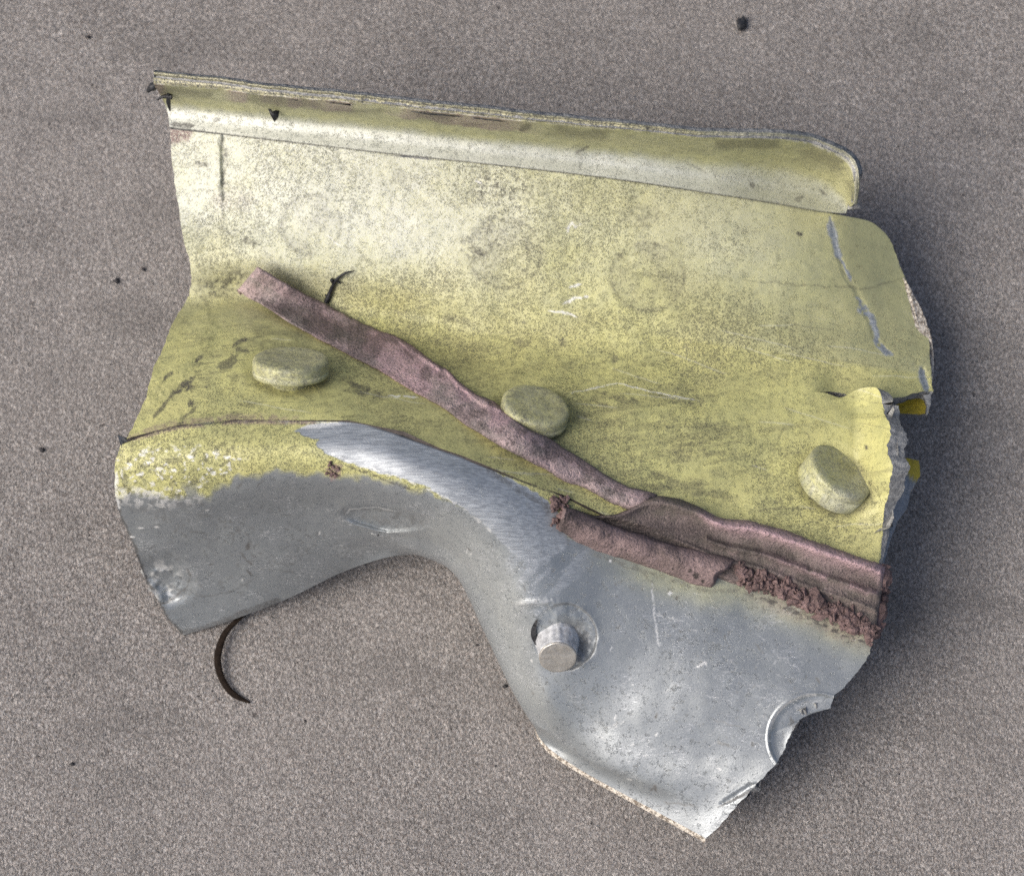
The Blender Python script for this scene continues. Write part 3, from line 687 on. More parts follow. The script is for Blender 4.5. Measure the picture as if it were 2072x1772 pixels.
    # tangled fine scratches
    rs = np.random.RandomState(12)
    sp_ = [(1350,1310,60),(1430,1330,40),(1480,1340,60),(1600,1340,50),(1380,1400,70),(1500,1380,60),(1340,1250,30),(1450,1540,80),(1300,1530,60),(1520,1450,60),(1580,1260,40),(1330,1470,90),(1200,1480,50),(1420,1250,40),(1480,1200,60)]
    for k in range(80):
        cx, cy, sr = sp_[rs.randint(len(sp_))]
        x0, y0 = cx + rs.randn() * sr * .7, cy + rs.randn() * sr * .5
        l = rs.uniform(6, 34); a = rs.uniform(-1.2, .6)
        pts = [(x0, y0), (x0 + l * .5 * math.cos(a), y0 + l * .5 * math.sin(a)), (x0 + l * math.cos(a + rs.uniform(-.8, .8)), y0 + l * math.sin(a + .3))]
        m = (np.abs(X - x0) < l + 8) & (np.abs(Y - y0) < l + 8)
        if not m.any(): continue
        s_ = stroke(X[m], Y[m], pts, rs.uniform(.2, 1.0), 1.1, 7, .10, k)
        white[m] = np.maximum(white[m], rs.uniform(.2, .6) * s_)
    for k in range(220):
        x0, y0 = rs.uniform(250, 1750), rs.uniform(1000, 1680); l = rs.uniform(2, 12); a = rs.uniform(0, 3.1)
        pts = [(x0, y0), (x0 + l * math.cos(a), y0 + l * math.sin(a))]
        m = (np.abs(X - x0) < l + 6) & (np.abs(Y - y0) < l + 6)
        if not m.any(): continue
        s_ = stroke(X[m], Y[m], pts, rs.uniform(.8, 2.2), 1.2, 2, .12, k)
        if k % 4: dirt_shade[m] = np.maximum(dirt_shade[m], rs.uniform(.4, .9) * s_)
        else: white[m] = np.maximum(white[m], rs.uniform(.3, .8) * s_)
    white = np.maximum(white, .8 * stroke(X, Y, [(1320,1180),(1322,1240),(1330,1290),(1333,1310)], 1.5, 1.3, 3, .05, 3, .36))
    white = np.maximum(white, .8 * stroke(X, Y, [(1408,1352),(1425,1338),(1430,1345)], 2.6, 1.3, 4, .1, 5))
    white = np.maximum(white, .35 * stroke(X, Y, [(1045,1222),(1120,1215)], 3, 3, 3, .05, 7))
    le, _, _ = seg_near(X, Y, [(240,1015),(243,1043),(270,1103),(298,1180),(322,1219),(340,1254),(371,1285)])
    dirt_shade = np.maximum(dirt_shade, .95 * (1 - sstep(3, 7, le + (n3 - .5) * 8)))  # shadow gap beside the left edge, painted on the sheet
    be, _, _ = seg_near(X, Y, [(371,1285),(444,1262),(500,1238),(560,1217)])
    dirt_shade = np.maximum(dirt_shade, .8 * (1 - sstep(5, 11, be + (n3 - .5) * 6)))  # dark line of shade painted along the lower left edge
    # greenish film beside the sealant
    fd, _, _ = seg_near(X, Y, [(1170,1110),(1330,1165),(1430,1195),(1500,1195),(1580,1225),(1700,1280),(1770,1305)])
    film = np.exp(-(fd / 34) ** 2) * sstep(1150, 1350, X)
    yel = np.maximum(yel, .38 * film * (.5 + n2))
    dirt_shade = np.maximum(dirt_shade, .45 * np.exp(-(fd / 13) ** 2) * sstep(1480, 1560, X) * sstep(.42, .56, n3) + .5 * (1 - sstep(2, 7, fd)) * sstep(1180, 1220, X) * sstep(.35, .5, n3))
    pink = np.maximum(pink, .6 * np.exp(-(fd / 20) ** 2) * sstep(1480, 1560, X) * n2 * 1.3)
    chalk_sheen = .07 * sstep(.5, .7, n2)
    chalk_sheen = chalk_sheen + .35 * poly(X, Y, [(900,1000),(1060,1140),(1060,1300),(1120,1480),(1040,1400),(960,1180),(860,1080)], 30) * .6  # highlight of the left-facing crest painted as a paler coat
    dens = .06 + .22 * sstep(.5, .68, n1) + .7 * yel
    A = np.stack([dirt_shade, bare, yel, white], -1); B = np.stack([pink, chalk_sheen * (1 - .6 * yel), np.clip(dens, 0, 1), np.zeros_like(X)], -1)
    return A, B
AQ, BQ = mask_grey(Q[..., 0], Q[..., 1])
WQ = W3(Q)
gm = Mesh()
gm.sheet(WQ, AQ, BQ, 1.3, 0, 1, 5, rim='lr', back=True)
NQ = normals(WQ)
ww = sstep(.60, .70, np.linspace(0, 1, GU))[:, None]
kc_ = int(GU * .5)
gm.rim(WQ[-1, :kc_ + 1], NQ[-1, :kc_ + 1], .7, 3)  # dark rim colour stands in for the shade under this edge
gm.rim(WQ[-1, kc_:], (NQ[-1] * (1 - ww) + (NQ[-1] * .35 + np.array([.30, .72, .22])) * ww)[kc_:], .85, 2)
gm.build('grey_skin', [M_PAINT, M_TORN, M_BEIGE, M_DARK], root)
ZM.add(Q)

# ---- flange rail along the top of the plate
def fl(x, y0, z0, ytop, ybot, zl=11.5, dx=0, ddx=0):
    if zl == 9: zl = 14.5
    elif zl > 7: zl += 4.5
    """one cross section, from the groove up the hollow to the rolled lip and down the back"""
    d = ybot - y0
    return [(x, y0 + 1, z0 + .15), (x + dx * .1, y0 + d * .30, z0 + .3), (x + dx * .35, y0 + d * .56, z0 + zl * .12), (x + dx * .65, y0 + d * .76, z0 + zl * .42),
            (x + dx, ybot, z0 + zl), (x + dx + ddx, (ytop + ybot) / 2, z0 + zl + .55), (x + dx + ddx * 2, ytop, z0 + zl + .2), (x + dx + ddx * 2, ytop - 1, z0 + zl - 1.2), (x + dx * .9, ytop + 14, z0 + 1)]
F = [fl(343,257,18.8,143,168,9,-32), fl(440,269,21.2,156,179,9,-14), fl(540,281,23.3,170,191,9,-4), fl(760,307,25.5,194,211,9), fl(1000,333,26.1,221,238,9), fl(1240,361,25.3,246,261,9),
     fl(1440,391,23.6,266,277,9), fl(1560,410,21.4,268,280,9,15,3), fl(1620,421,20.2,284,296,8.8,35,5), fl(1662,428,19.1,318,327,8.4,52,6), fl(1695,431,18.3,365,371,7.6,35,5), fl(1712,431,17.8,412,414,4.5,16,3)]
rowsF = [[c[k] for c in F] for k in range(9)]
H, HT = grid(rowsF, 760, 120, 'T')
def fl_mask(X, Y, V):
    n2 = fbm(X, Y, .03, 4, 101); n3 = fbm(X, Y, .12, 3, 102); n1 = fbm(X, Y, .008, 3, 103)
    lip = sstep(3.9, 4.1, V + (n3 - .5) * .25) * (1 - sstep(7.5, 7.9, V))
    dirt_shade = .9 * (1 - sstep(.0, .10, V)) * sstep(.25, .5, n2 + .2)  # the groove's gap shade painted along the flange foot
    pinkres = sstep(2.9, 3.15, V + (n2 - .5) * .8) * (1 - sstep(3.9, 4.05, V)) * (1 - sstep(1000, 1120, X)) * sstep(.36, .5, fbm(X, Y * .3, .012, 3, 105) + .08)
    white = .6 * (sstep(3.85, 4.0, V) * (1 - sstep(4.3, 4.6, V))) * sstep(.40, .55, n3)
    white = np.maximum(white, .35 * sstep(.60, .66, n3) * lip)
    edge = lip * (1 - .35 * sstep(1300, 1500, X))
    for pts, wd, a in (([(545,215),(556,232),(552,246)], 9, .0), ([(1050,262),(1075,255)], 5, .7), ([(1165,312),(1190,295)], 3.5, .7), ([(1175,312),(1172,345)], 1.5, .5),
                       ([(1520,372),(1522,380)], 5, .8), ([(1390,330),(1430,350)], 2, .4), ([(1660,385),(1672,395)], 3, .7), ([(1610,405),(1625,400)], 6, .6), ([(345,252),(395,255)], 5, .9), ([(430,240),(440,243)], 5, .5)):
        dirt_shade = np.maximum(dirt_shade, a * stroke(X, Y, pts, wd, 2, 4, .08, int(pts[0][0])))
    dirt_shade = np.maximum(dirt_shade, .55 * sstep(.36, .62, fbm(X * .3, Y, .05, 3, 106)) * sstep(2.3, 3.5, V) * (1 - sstep(3.9, 4.1, V)))  # real grime, painted heavier to carry the shade of the hollow
    bare = .8 * sstep(1380, 1500, X) * lip
    chalk_sheen = .8 * (1 - sstep(1.0, 2.3, V + (n2 - .5) * .5)) * (1 - .55 * sstep(1250, 1600, X))  # sky reflection on the flat foot painted as a paler coat
    dens = .25 + .35 * n1
    yel = .74 - .56 * (1 - sstep(.9, 2.4, V + (n2 - .5) * .6)) * (.5 + .5 * (1 - sstep(1300, 1600, X)))  # yellow greyed on the foot for the same painted sheen
    A = np.stack([dirt_shade, bare, yel, white], -1); B = np.stack([pinkres, chalk_sheen, dens, edge], -1); return A, B
V_ = HT[:, None] * np.ones((1, 760))
H[..., 2] += (fbm(H[..., 0], H[..., 1], .01, 3, 110) - .5) * .5
lipn = sstep(3.5, 4, V_)
H[..., 2] += lipn * (fbm(H[..., 0], H[..., 0] * 0 + 5, .03, 4, 111) - .5) * .7
H[..., 1] += lipn * (fbm(H[..., 0], H[..., 0] * 0 + 9, .03, 4, 112) - .5) * 5
pinkz = sstep(2.9, 3.15, V_) * (1 - sstep(3.9, 4.05, V_)) * (1 - sstep(1000, 1120, H[..., 0])) * sstep(.36, .5, fbm(H[..., 0], H[..., 1] * .3, .012, 3, 105) + .08)
H[..., 2] += pinkz * .7
AH, BH = fl_mask(H[..., 0], H[..., 1], V_)
WH = W3(H)
fm = Mesh(); fm.sheet(WH[::-1], AH[::-1], BH[::-1], .8, 0, 1, 4, rim='lr')
fm.build('flange_rail', [M_PAINT, M_TORN], root)

# ---- strips of sealant
def bead(name, up, lo, nu, nv, mat, hgt, prof=None, zoff=.2, rough=.5, maskf=None, pits=0, seed=0, tip=.02, shear=0.0, zadd=None):
    a = spl(up, nu); b = spl(lo, nu)
    v = np.linspace(0, 1, nv)[:, None, None]
    G2 = a[None] * (1 - v) + b[None] * v
    X, Y = G2[..., 0], G2[..., 1]; vv = v[..., 0] * np.ones((1, nu)); uu = np.linspace(0, 1, nu)[None] * np.ones((nv, 1))
    jit = (fbm(X, Y, .03, 4, seed) - .5) * 8
    Y = Y + jit * np.where((vv < .05) | (vv > .95), 1, .4)
    base = ZM.at(X, Y)
    base = np.where(base < -10, np.nan, base)
    bl = np.nanmean(base, axis=0); bad = np.isnan(bl)
    if bad.any(): bl[bad] = np.interp(np.flatnonzero(bad), np.flatnonzero(~bad), bl[~bad])
    base = np.where(np.isnan(base), bl[None], base)
    k = np.ones(9) / 9
    for ax in (0, 1):
        base = np.apply_along_axis(lambda r: np.convolve(np.pad(r, 4, mode='edge'), k, 'valid'), ax, base)
    p = np.sin(np.clip(vv, 0, 1) * math.pi) ** .55 if prof is None else prof(vv, uu)
    end = np.clip(np.minimum(uu, 1 - uu) / tip, 0, 1) ** .5
    z_ = base - zoff + p * hgt * end + (fbm(X, Y, .025, 4, seed + 3) - .5) * rough * 2 * np.clip(p, .2, 1)
    if pits:
        pn = fbm(X, Y, .07, 2, seed + 5); z_ -= pits * sstep(.70, .76, pn) * np.clip(p, 0, 1)
    if zadd is not None: z_ += zadd(X, Y, uu, vv)
    G2 = np.stack([X, Y, z_], -1)
    A = np.zeros(X.shape + (4,))
    if maskf: A = maskf(X, Y, uu, vv, A)
    if pits: A[..., 0] = np.maximum(A[..., 0], sstep(.69, .74, pn))
    m = Mesh(); Wd = W3(G2)
    i = m.verts(Wd, A); I = i + np.arange(nu * nv).reshape(nv, nu); m.gridfaces(I, 0)
    N = normals(Wd)
    for sl in (np.s_[:, 0], np.s_[:, -1], np.s_[0], np.s_[-1]):
        m.rim(Wd[sl], N[sl] * .3 + np.array([0, 0, .7]), 1.6, 0)
    o = m.build(name, mat, root)
    return o

up1 = [(521,540),(575,570),(640,605),(700,638),(742,657),(817,689),(870,725),(910,752),(947,786),(1003,815),(1059,860),(1114,890),(1178,927),(1226,961),(1275,984),(1330,1000)]
lo1 = [(479,589),(530,618),(590,655),(650,690),(742,737),(783,760),(840,793),(891,823),(966,875),(1010,902),(1059,927),(1133,968),(1189,991),(1240,1017),(1275,1032),(1315,1040)]
def m1(X, Y, u, v, A):
    A[..., 0] = np.maximum(.65 * sstep(.80, 1, v) * sstep(.08, .2, u), .55 * sstep(.48, .62, fbm(X, Y, .025, 4, 7)))
    A[..., 0] = np.maximum(A[..., 0], .6 * sstep(.12, .02, v) * sstep(.2, .35, u))
    A[..., 1] = .85 * sstep(.45, .62, fbm(X, Y, .016, 3, 9)) * sstep(.12, .3, u) * (1 - sstep(.65, .85, u)) + .3 * (v < .4)
    return A
bead('sealant_strip', up1, lo1, 420, 60, M_PINK, 1.7, lambda v, u: np.sin(np.clip(v, 0, 1) * math.pi) ** .32 * (1 - .25 * v), .1, .4, m1, 0, 3, .015,
     zadd=lambda X, Y, u, v: 3.2 * np.exp(-((u - .04) / .11) ** 2) * 1 + 2.6 * np.exp(-((X - 1055) / 75) ** 2 - ((Y - 880) / 60) ** 2) + .7 * stroke(X, Y, [(810,688),(850,715),(905,748),(960,800),(1010,830)], 7, 6, 4))
up2 = [(1140,1034),(1210,1043),(1262,1033),(1320,1003),(1394,1015),(1457,1044),(1542,1058),(1655,1095),(1730,1121),(1793,1143)]
lo2 = [(1142,1050),(1200,1075),(1262,1095),(1330,1120),(1400,1150),(1470,1180),(1545,1200),(1640,1238),(1715,1262),(1770,1284)]
def p2(v, u):
    r = .25 + .9 * np.exp(-((v - .12) / .10) ** 2) + .35 * np.exp(-((v - .45) / .05) ** 2) * (u > .45) + .25 * np.exp(-((v - .66) / .04) ** 2)
    return r * sstep(0, .05, v) * sstep(1.02, .9, v) * (.25 + .75 * sstep(.12, .35, u))
def m2(X, Y, u, v, A):
    n = fbm(X, Y, .02, 4, 17)
    A[..., 1] = np.maximum(.95 * np.exp(-((v - .10) / .12) ** 2) * sstep(.38, .5, u), .6 * np.exp(-((v - .45) / .06) ** 2) * sstep(.6, .7, u) * sstep(.45, .55, n))
    A[..., 0] = np.maximum(.8 * (1 - sstep(.05, .3, u)) , .75 * (1 - sstep(.30, .5, u)) * sstep(.35, .6, v)); A[..., 0] = np.maximum(A[..., 0], .5 * sstep(.5, .62, n) * sstep(.2, .3, v))
    return A
o = bead('sealant_band', up2, lo2, 400, 110, M_MAUVE, 2.0, p2, -.35, .3, m2, 0, 5, .012,
     zadd=lambda X, Y, u, v: -.15 * sstep(.25, .4, v) * (1 - sstep(.7, .9, v)) - 1.0 * sstep(.9, 1, v) - .5 * (1 - sstep(0, .05, v)))
up3 = [(1140,1022),(1175,1033),(1226,1055),(1300,1082),(1350,1096),(1401,1108),(1450,1120),(1495,1131)]
lo3 = [(1128,1070),(1160,1092),(1200,1110),(1260,1131),(1319,1150),(1360,1166),(1400,1180),(1440,1189)]
def m3(X, Y, u, v, A):
    A[..., 0] = np.maximum(.85 * (1 - sstep(.02, .16, u)) * sstep(.4, .5, fbm(X, Y, .07, 3, 4)), .6 * sstep(.12, .0, v))
    A[..., 0] = np.maximum(A[..., 0], disc(X + (fbm(X, Y, .1, 2, 3) - .5) * 14, Y, 1468, 1170, 17, 15, 4))
    for cx, cy, r in ((1409,1164,7),(1396,1154,4),(1422,1176,4),(1362,1150,2.5),(1340,1118,3),(1232,1083,2.5),(1270,1120,2)):
        A[..., 0] = np.maximum(A[..., 0], disc(X + (fbm(X, Y, .15, 2, 3) - .5) * 6, Y, cx, cy, r, r, 2))
    return A
bead('sealant_bead', up3, lo3, 260, 70, M_ROSE, 3.4, lambda v, u: np.sin(np.clip(v, 0, 1) * math.pi) ** .45 * (1 - .45 * v), .2, .6, m3, 0, 9, .02,
     zadd=lambda X, Y, u, v: -3.0 * disc(X, Y, 1470, 1172, 20, 16, 7))

# crumbs along the torn lower border of the band
cm_ = Mesh(); rs = np.random.RandomState(5)
def lump(m, c, r, seed, squash=.7, sub=1):
    import bmesh
    bm = bmesh.new(); bmesh.ops.create_icosphere(bm, subdivisions=sub + 1, radius=1)
    V = np.array([v.co[:] for v in bm.verts]); T = np.array([[v.index for v in f.verts] for f in bm.faces]); bm.free()
    rr = np.random.RandomState(seed)
    k = rr.randn(4, 3) * 1.6; ph = rr.rand(4) * 6
    d = sum(np.sin(V @ k[i] * 1.5 + ph[i]) for i in range(4)) * .2
    V = V * (1 + d[:, None]); V[:, 2] *= squash
    V = V * np.asarray(r) + c
    i = m.verts(V); m.tris(T + i)
line = np.array([(1495,1150),(1510,1172),(1560,1185),(1600,1200),(1640,1222),(1690,1240),(1730,1262),(1768,1280)], float)
ln = spl(line, 400)
for k in range(900):
    p = ln[rs.randint(400)] + rs.randn(2) * (3, 9) + (0, -2)
    if p[0] > 1786: continue
    zz = float(ZM.at(p[0], p[1]))
    if zz < 5: continue
    c = W3([p[0], p[1], zz + rs.uniform(.3, 1.3)])
    lump(cm_, c, rs.uniform(.14, .2 + .6 * rs.rand() ** 2) * rs.uniform(.6, 1.5, 3), k, .9, 0 if k % 3 else 1)
for k in range(70):
    p = np.array([rs.uniform(1115, 1150), rs.uniform(1005, 1070)]); zz = float(ZM.at(*p))
    if zz < 5: continue
    lump(cm_, W3([p[0], p[1], zz + .2]), rs.uniform(.15, .5) * rs.uniform(.7, 1.2, 3), k + 500, .9, 0)
for k in range(18):
    p = np.array([674., 953.]) + rs.randn(2) * (9, 8); zz = float(ZM.at(*p)); lump(cm_, W3([p[0], p[1], zz + .1]), rs.uniform(.12, .35) * np.ones(3), k + 700, .9, 0)
for k in range(46):
    t_ = rs.rand(); p = np.array([1786 - 18 * t_, 1150 + 130 * t_]) + rs.randn(2) * (5, 3); zz = 17.6 - .6 * t_
    lump(cm_, W3([p[0], p[1], zz - rs.rand() * 2]), rs.uniform(.4, 1.1) * rs.uniform(.7, 1.2, 3), k + 800, .9, 1)
co = cm_.build('sealant_crumbs', M_CRUMB, root, False); co['kind'] = 'stuff'

# ---- rivets
def camdir(r, u, c):
    v = RT * r + UP * u - FWD * c; return v / np.linalg.norm(v)
def lathe(m, c, axis, prof, A=(0, 0, 0, 0), B=(0, 0, 0, 0), seg=96, noise=.05, seed=1, mi=0, Af=None):
    ax = Vector(axis); q = ax.to_track_quat('Z', 'Y').to_matrix()
    R3 = np.array(q)
    th = np.linspace(0, 2 * math.pi, seg, endpoint=False)
    P = np.array([[(r * math.cos(t), r * math.sin(t), h) for t in th] for r, h in prof])
    nr = (fbm(np.cos(th) * 3 + 5, np.sin(th) * 3 + 5, 1.0, 3, seed) - .5) * noise * 6
    P[..., :2] *= (1 + nr[None, :, None] * .35)
    P[..., 2] += (fbm(P[..., 0] + 20, P[..., 1] + 20, .6, 3, seed + 2) - .5) * noise * 4
    Wd = P @ R3.T + np.asarray(c)
    k = len(prof)
    X_, Y_ = P[..., 0], P[..., 1]
    AA = np.zeros((k, seg, 4)) + np.array(A); BB = np.zeros((k, seg, 4)) + np.array(B)
    if Af: AA, BB = Af(X_, Y_, P[..., 2], AA, BB)
    i = m.verts(Wd, AA, BB); I = i + np.arange(k * seg).reshape(k, seg)
    I2 = np.c_[I, I[:, :1]]
    m.gridfaces(I2, mi, True)
def rivet_profile(r, h, ch, un=0.0):
    p = [(r * .6, -3.6), (r * .6, -.5 - un), (r * .9, -.42 - un), (r * .985, -.3 - un), (r, -.05 - un), (r, .2)]
    for a in np.linspace(0, 1, 6): p.append((r - (1 - math.cos(a * .3)) * .3, .2 + (h - ch - .2) * a))
    for a in np.linspace(.15, 1, 7): p.append((r - ch * 1.25 * (1 - math.cos(a * math.pi / 2)), h - ch + ch * math.sin(a * math.pi / 2)))
    for q in np.linspace(.95, .0, 14): p.append(((r - ch * 1.25) * q + .001, h - .12 * (1 - q ** 2) * 0 + .03 * math.sin(q * 9)))
    return p
def riv_mask(seed, d0):
    def f_(X_, Y_, H_, A_, B_):
        n = fbm(X_ + 50, Y_ + 50 + H_ * 2, .5, 4, seed); n4 = fbm(X_ + 50, Y_ + 50 + H_ * 2, 3.5, 3, seed)
        A_[..., 0] = d0 * (.35 + .65 * sstep(.40, .62, n)) * sstep(.3, .6, n4); A_[..., 2] = .80 - .2 * sstep(.4, .6, n4); B_[..., 2] = .55; B_[..., 1] = .04 + .3 * (seed == 8) * sstep(-.5, -2.5, X_)
        return A_, B_
    return f_
for nm, (px, py), (r_, u_), tl, rad, hg, seed, lab, dd in (
    ('rivet_head', (588, 752), (.03, 1), 70, 5.0, 1.9, 3, 'greenish grimy flat rivet head', .42),
    ('rivet_head', (1080, 839), (.25, .97), 55, 4.5, 1.8, 5, 'dark dusty green rivet head half behind the pink strip', .55),
    ('rivet_head', (1687, 972), (.55, .84), 53, 4.7, 1.9, 8, 'paler rivet head with bare grey rim near the torn edge', .28)):
    L_ = math.hypot(r_, u_); s_, c_ = math.sin(math.radians(tl)), math.cos(math.radians(tl))
    ax = camdir(r_ / L_ * s_, u_ / L_ * s_, c_)
    c = W3([px, py, float(ZM.at(px, py + 14))])
    c = c + ax * (.25 if px > 1600 else .05)
    m = Mesh(); lathe(m, c, ax, rivet_profile(rad, hg, .6, 1.3 if px > 1600 else (.35 if px > 1000 else .15)), B=(0, 0, .6, 0), seed=seed, noise=.022, Af=riv_mask(seed, dd))
    o = m.build(nm, M_PAINT, root); o['label'] = lab

# broken rivet shank on the grey face
M_STUB = mat_flat('crushed_aluminium', (.55, .56, .57), .45, .25, 1.4, .5, .3)
M_FACE = mat_flat('sheared_rivet_face', (.42, .40, .36), .38, .12, 1.2, .5, .55)
ax = camdir(-.0, -.55, .83)
c0 = W3([1128, 1298, float(ZM.at(1135, 1292)) - .5])
m = Mesh()
pr = [(3.6, -2.5), (3.4, 0), (3.2, 1.2), (3.0, 2.6), (2.9, 4.0), (2.88, 5.2), (2.85, 5.6), (2.75, 5.75)]
pr = [(np.interp(h, [p[1] for p in pr], [p[0] for p in pr]), h) for h in np.linspace(-2.5, 5.75, 34)]
pr = [(r_ * .86, h if h < 0 else h * .54) for r_, h in pr]
lathe(m, c0, ax, pr, noise=.07, seed=12, mi=0); 
so = m.build('broken_rivet', [M_STUB], root); so['label'] = 'sheared off bright rivet shank'
m = Mesh(); lathe(m, c0, ax, [(2.44, 3.02), (2.42, 3.24), (2.28, 3.30)] + [(2.28 * q + .001, 3.26 + .04 * q) for q in np.linspace(.95, 0, 8)], noise=.03, seed=12)
fo = m.build('shank_face', M_FACE, so); fo.parent = so
m = Mesh(); Pc = spl([(1086,1254),(1080,1272),(1080,1290),(1087,1306)], 12)
for k_, p in enumerate(Pc):
    wd = 2.2 + 3.2 * math.sin(k_ / 11 * math.pi)
    zz = float(ZM.at(p[0], p[1])) + .12
    m.verts(W3([[p[0] - wd, p[1], zz], [p[0] + wd, p[1], zz + .3]]))
I = np.arange(24).reshape(12, 2); m.gridfaces(I.T); m.build('split', M_BLACK, so)

# ---- pieces of the second layer that show under the torn right side
def slab(name, pts, zs, th, mat, mat2, mk=None, nsub=30, par=root, label=None):
    """polygon slab: plan outline with heights, thick; triangulated as a fan of rings"""
    P = np.array([(p[0], p[1], z_) for p, z_ in zip(pts, zs)], float)
    dense = []
    for i in range(len(P)):
        a, b = P[i], P[(i + 1) % len(P)]
        n_ = max(2, int(np.hypot(*(b - a)[:2]) / 3))
        for t_ in np.linspace(0, 1, n_, endpoint=False): dense.append(a + (b - a) * t_)
    D_ = np.array(dense)
    D_[:, 0] += (fbm(D_[:, 0], D_[:, 1], .12, 3, 5) - .5) * 3; D_[:, 1] += (fbm(D_[:, 0], D_[:, 1], .12, 3, 6) - .5) * 3
    c = D_.mean(0)
    ringz = np.array([c + (D_ - c) * q for q in np.linspace(1, .02, 12)])
    m = Mesh()
    A = B = None
    if mk: A, B = mk(ringz[..., 0], ringz[..., 1])
    Wd = W3(ringz); i = m.verts(Wd, A, B); I = i + np.arange(ringz.shape[0] * ringz.shape[1]).reshape(ringz.shape[:2]); m.gridfaces(np.c_[I, I[:, :1]], 0)
    e0 = np.vstack([Wd[0], Wd[0][:1]]); i = m.verts(np.array([e0, e0 - np.array([0, 0, th])])); k = len(e0)
    m.gridfaces(i + np.arange(2 * k).reshape(2, k), 1)
    Wb = Wd[[0, -1]] - np.array([0, 0, th]); i = m.verts(Wb); I = i + np.arange(2 * Wb.shape[1]).reshape(2, -1); m.gridfaces(np.c_[I, I[:, :1]], 1, True)
    o = m.build(name, [mat, mat2], par)
    if label: o['label'] = label
    return o
def mk_tab(X, Y):
    n = fbm(X, Y, .08, 3, 3)
    g_ = sstep(-4, 6, (Y - 965) + (X - 1861) * -.9 * 1 - 18 + (n - .5) * 22)
    g_ = np.clip(g_, 0, 1)
    A = np.stack([0 * X, g_, 1 - g_, 0 * X], -1); B = np.stack([0 * X, .0 * X, .1 + 0 * X, 0 * X], -1); return A, B
slab('inner_layer_tab', [(1770,915),(1807,921),(1860,932),(1862,962),(1842,995),(1835,1029),(1816,1055),(1801,1096),(1786,1150),(1760,1150)], [9,8,7.5,7.5,8,9,10,12,14,14.5], 1.5, M_AMBER, M_TORN, mk_tab, label='saturated yellow tab with a bare grey torn end')
slab('inner_layer_scrap', [(1760,842),(1797,826),(1840,808),(1872,803),(1880,834),(1862,838),(1800,837)], [9,9,9,9,9,9,9], 1.2, M_AMBER, M_TORN, label='amber scrap showing in the gap of the torn tab')
slab('edge_sliver', [(1826,560),(1838,575),(1850,600),(1866,628),(1876,655),(1884,680),(1889,720),(1889,760),(1884,790),(1868,760),(1850,650)], [12,12,11.5,11.2,11,11,11,11,11,11,11.5], 1.0, M_BEIGE, M_TORN, label='pale crinkled sliver along the right edge')
slab('edge_flake', [(1868,800),(1884,796),(1884,812),(1878,838),(1872,840),(1876,820)], [12.5]*6, .8, M_TORN, M_TORN)

# ------------------------------------------------------------------ loose things
def tube(m, pts, rad, seg=10, flat=1.0):
    """pts plan+height, tapered radii (mm)"""
    P = W3(spl(pts, 60)); n = len(P); r = np.interp(np.linspace(0, 1, n), np.linspace(0, 1, len(rad)), rad)
    T = np.gradient(P, axis=0); T /= np.linalg.norm(T, axis=1, keepdims=True)
    A_ = np.cross(T, [0, 0, 1]); A_ /= np.linalg.norm(A_, axis=1, keepdims=True) + 1e-9; B_ = np.cross(A_, T)
    th = np.linspace(0, 2 * math.pi, seg, endpoint=False)
    ring_ = P[:, None] + r[:, None, None] * (np.cos(th)[None, :, None] * A_[:, None] + flat * np.sin(th)[None, :, None] * B_[:, None])
    i = m.verts(ring_); I = i + np.arange(n * seg).reshape(n, seg); m.gridfaces(np.c_[I, I[:, :1]], 0)
    for k, rr in ((0, 1), (n - 1, -1)):
        c = m.verts([P[k]]); J = I[k]; m.tris(np.stack([np.full(seg, c), np.roll(J, -1), J], -1))
def thing(m, name, mat, label, cat, at, group=None):
    o = m.build(name, mat, None, loc=W3(at)); o['label'] = label; o['category'] = cat
    if group: o['group'] = group
    return o
m = Mesh(); tube(m, [(512,1228,.8),(485,1250,1.2),(455,1282,1.2),(441,1325,1.2),(445,1362,.9),(463,1395,.6),(485,1412,.4),(506,1421,.3)], [.35,.32,.42,.5,.48,.45,.42,.15], 12, .35)
thing(m, 'curled_fibre', M_BROWN, 'dark brown hooked strand curling out from under the grey lower edge', 'strand', [450,1330,0])
m = Mesh(); tube(m, [(508,1236,4),(490,1248,3.2),(470,1262,2.6)], [.3,.35,.2], 10, .5)
m2_ = m
def zt(x, y, d=.25): return float(ZM.at(x, y)) + d
m = Mesh()
tube(m, [(660,612,zt(660,612)),(668,592,zt(668,592)),(674,578,zt(674,578)),(682,565,zt(682,565,.5)),(698,553,zt(698,553,.6)),(718,548,zt(718,548,.3))], [.36,.34,.26,.22,.16,.05], 8)
tube(m, [(664,603,zt(664,603)),(657,596,zt(657,596))], [.2,.1], 6); tube(m, [(676,577,zt(676,577)),(671,566,zt(671,566,.5))], [.2,.28], 6); tube(m, [(680,568,zt(680,568)),(690,574,zt(690,574,.4))], [.2,.08], 6)
thing(m, 'twig', M_BLACK, 'tiny forked black twig resting on the yellow plate above the pink strip', 'twig', [680,580,zt(680,580)])
m = Mesh(); lump(m, W3([1501,47,.6]), np.array([.62, 1.05, .8]), 3, .8, 2)
thing(m, 'seed', M_BLACK, 'smooth black half-moon seed on the ground beyond the flange', 'seed', [1501,47,0])
m = Mesh(); zz = 26.6
V = W3([[541,216,zz+1.2],[552,226,zz+.5],[566,219,zz+1.0],[563,236,zz],[555,246,zz-.3],[547,232,zz+.2]]); 
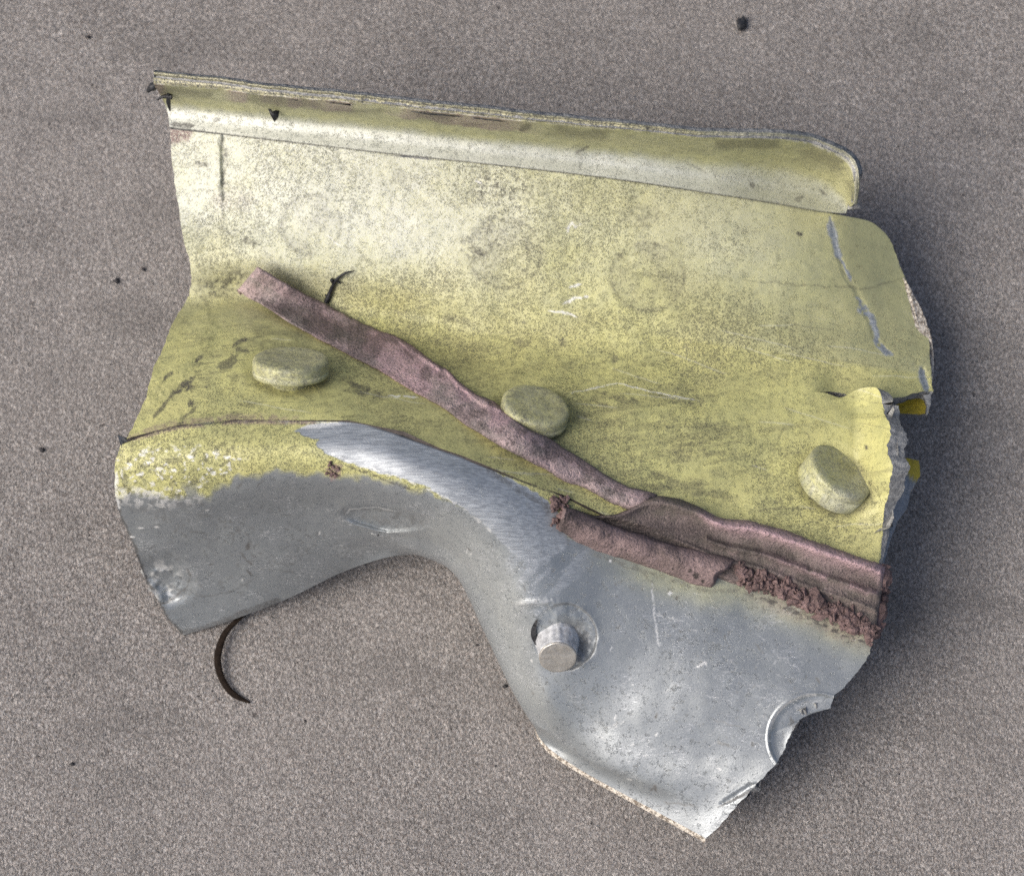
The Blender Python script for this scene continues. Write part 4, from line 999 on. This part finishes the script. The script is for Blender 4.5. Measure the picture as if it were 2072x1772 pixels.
i = m.verts(V); i2 = m.verts(V + np.array([0, 0, -.3]))
m.tris([[0,5,1],[1,5,3],[1,3,2],[5,4,3]]); m.tris([[6,7,11],[7,9,11],[7,8,9],[11,9,10]])
for a in range(6): b = (a + 1) % 6; m.quads([[a, b, b + 6, a + 6]])
o = m.build('dark_chip', M_BLACK, None, loc=W3([553,230,zz])); o['label'] = 'dark grey pointed chip stuck in the hollow of the flange'; o['category'] = 'chip'
m = Mesh(); tube(m, [(352,174,28),(335,172,28.2),(316,173,28.2),(304,180,27.6),(299,186,27.2)], [.4,.6,.38,.62,.2], 8)
tube(m, [(348,196,25.5),(330,196,25.4),(318,203,25)], [.4,.28,.1], 8)
tube(m, [(336,172,28),(341,190,26),(341,208,24),(344,225,22.5)], [.3,.22,.34,.1], 8)
thing(m, 'sealant_curl', M_BLACK, 'small black curls hanging off the left end of the flange lip', 'curl', [330,180,28])
M_GRIT = mat_flat('dark_grit', (.03, .028, .03), .7)
for (gx, gy, gr, lb) in ((85,910,.42,'black grit grain on the ground left of the yellow corner'), (235,568,.45,'black grit grain on the ground left of the pink strip'), (178,75,.40,'black grit grain in the upper left corner'),
                         (145,1545,.3,'black grit grain on the ground below and left of the strand'), (1022,1388,.3,'black grit grain just left of the grey nose'), (965,1305,.2,'black grit grain in the hollow of the arch'), (290,545,.3,'black grit grain close to the left edge of the plate')):
    m = Mesh(); lump(m, W3([gx, gy, gr * .4]), gr * np.array([1, .8, .8]), int(gx), .8, 1)
    thing(m, 'grit', M_GRIT, lb, 'grit', [gx, gy, 0], 'grit grains on the ground')
m = Mesh(); rs = np.random.RandomState(77)
for k in range(200):
    gx, gy = rs.uniform(-60, 2130), rs.uniform(-60, 1830); gr = rs.uniform(.04, .14)
    lump(m, W3([gx, gy, gr * .3]), gr * rs.uniform(.6, 1.5, 3), k, .7, 0)
o = m.build('dust_grains', M_GRIT); o['kind'] = 'stuff'; o['label'] = 'fine dark dust grains scattered over the taupe ground'; o['category'] = 'dust'
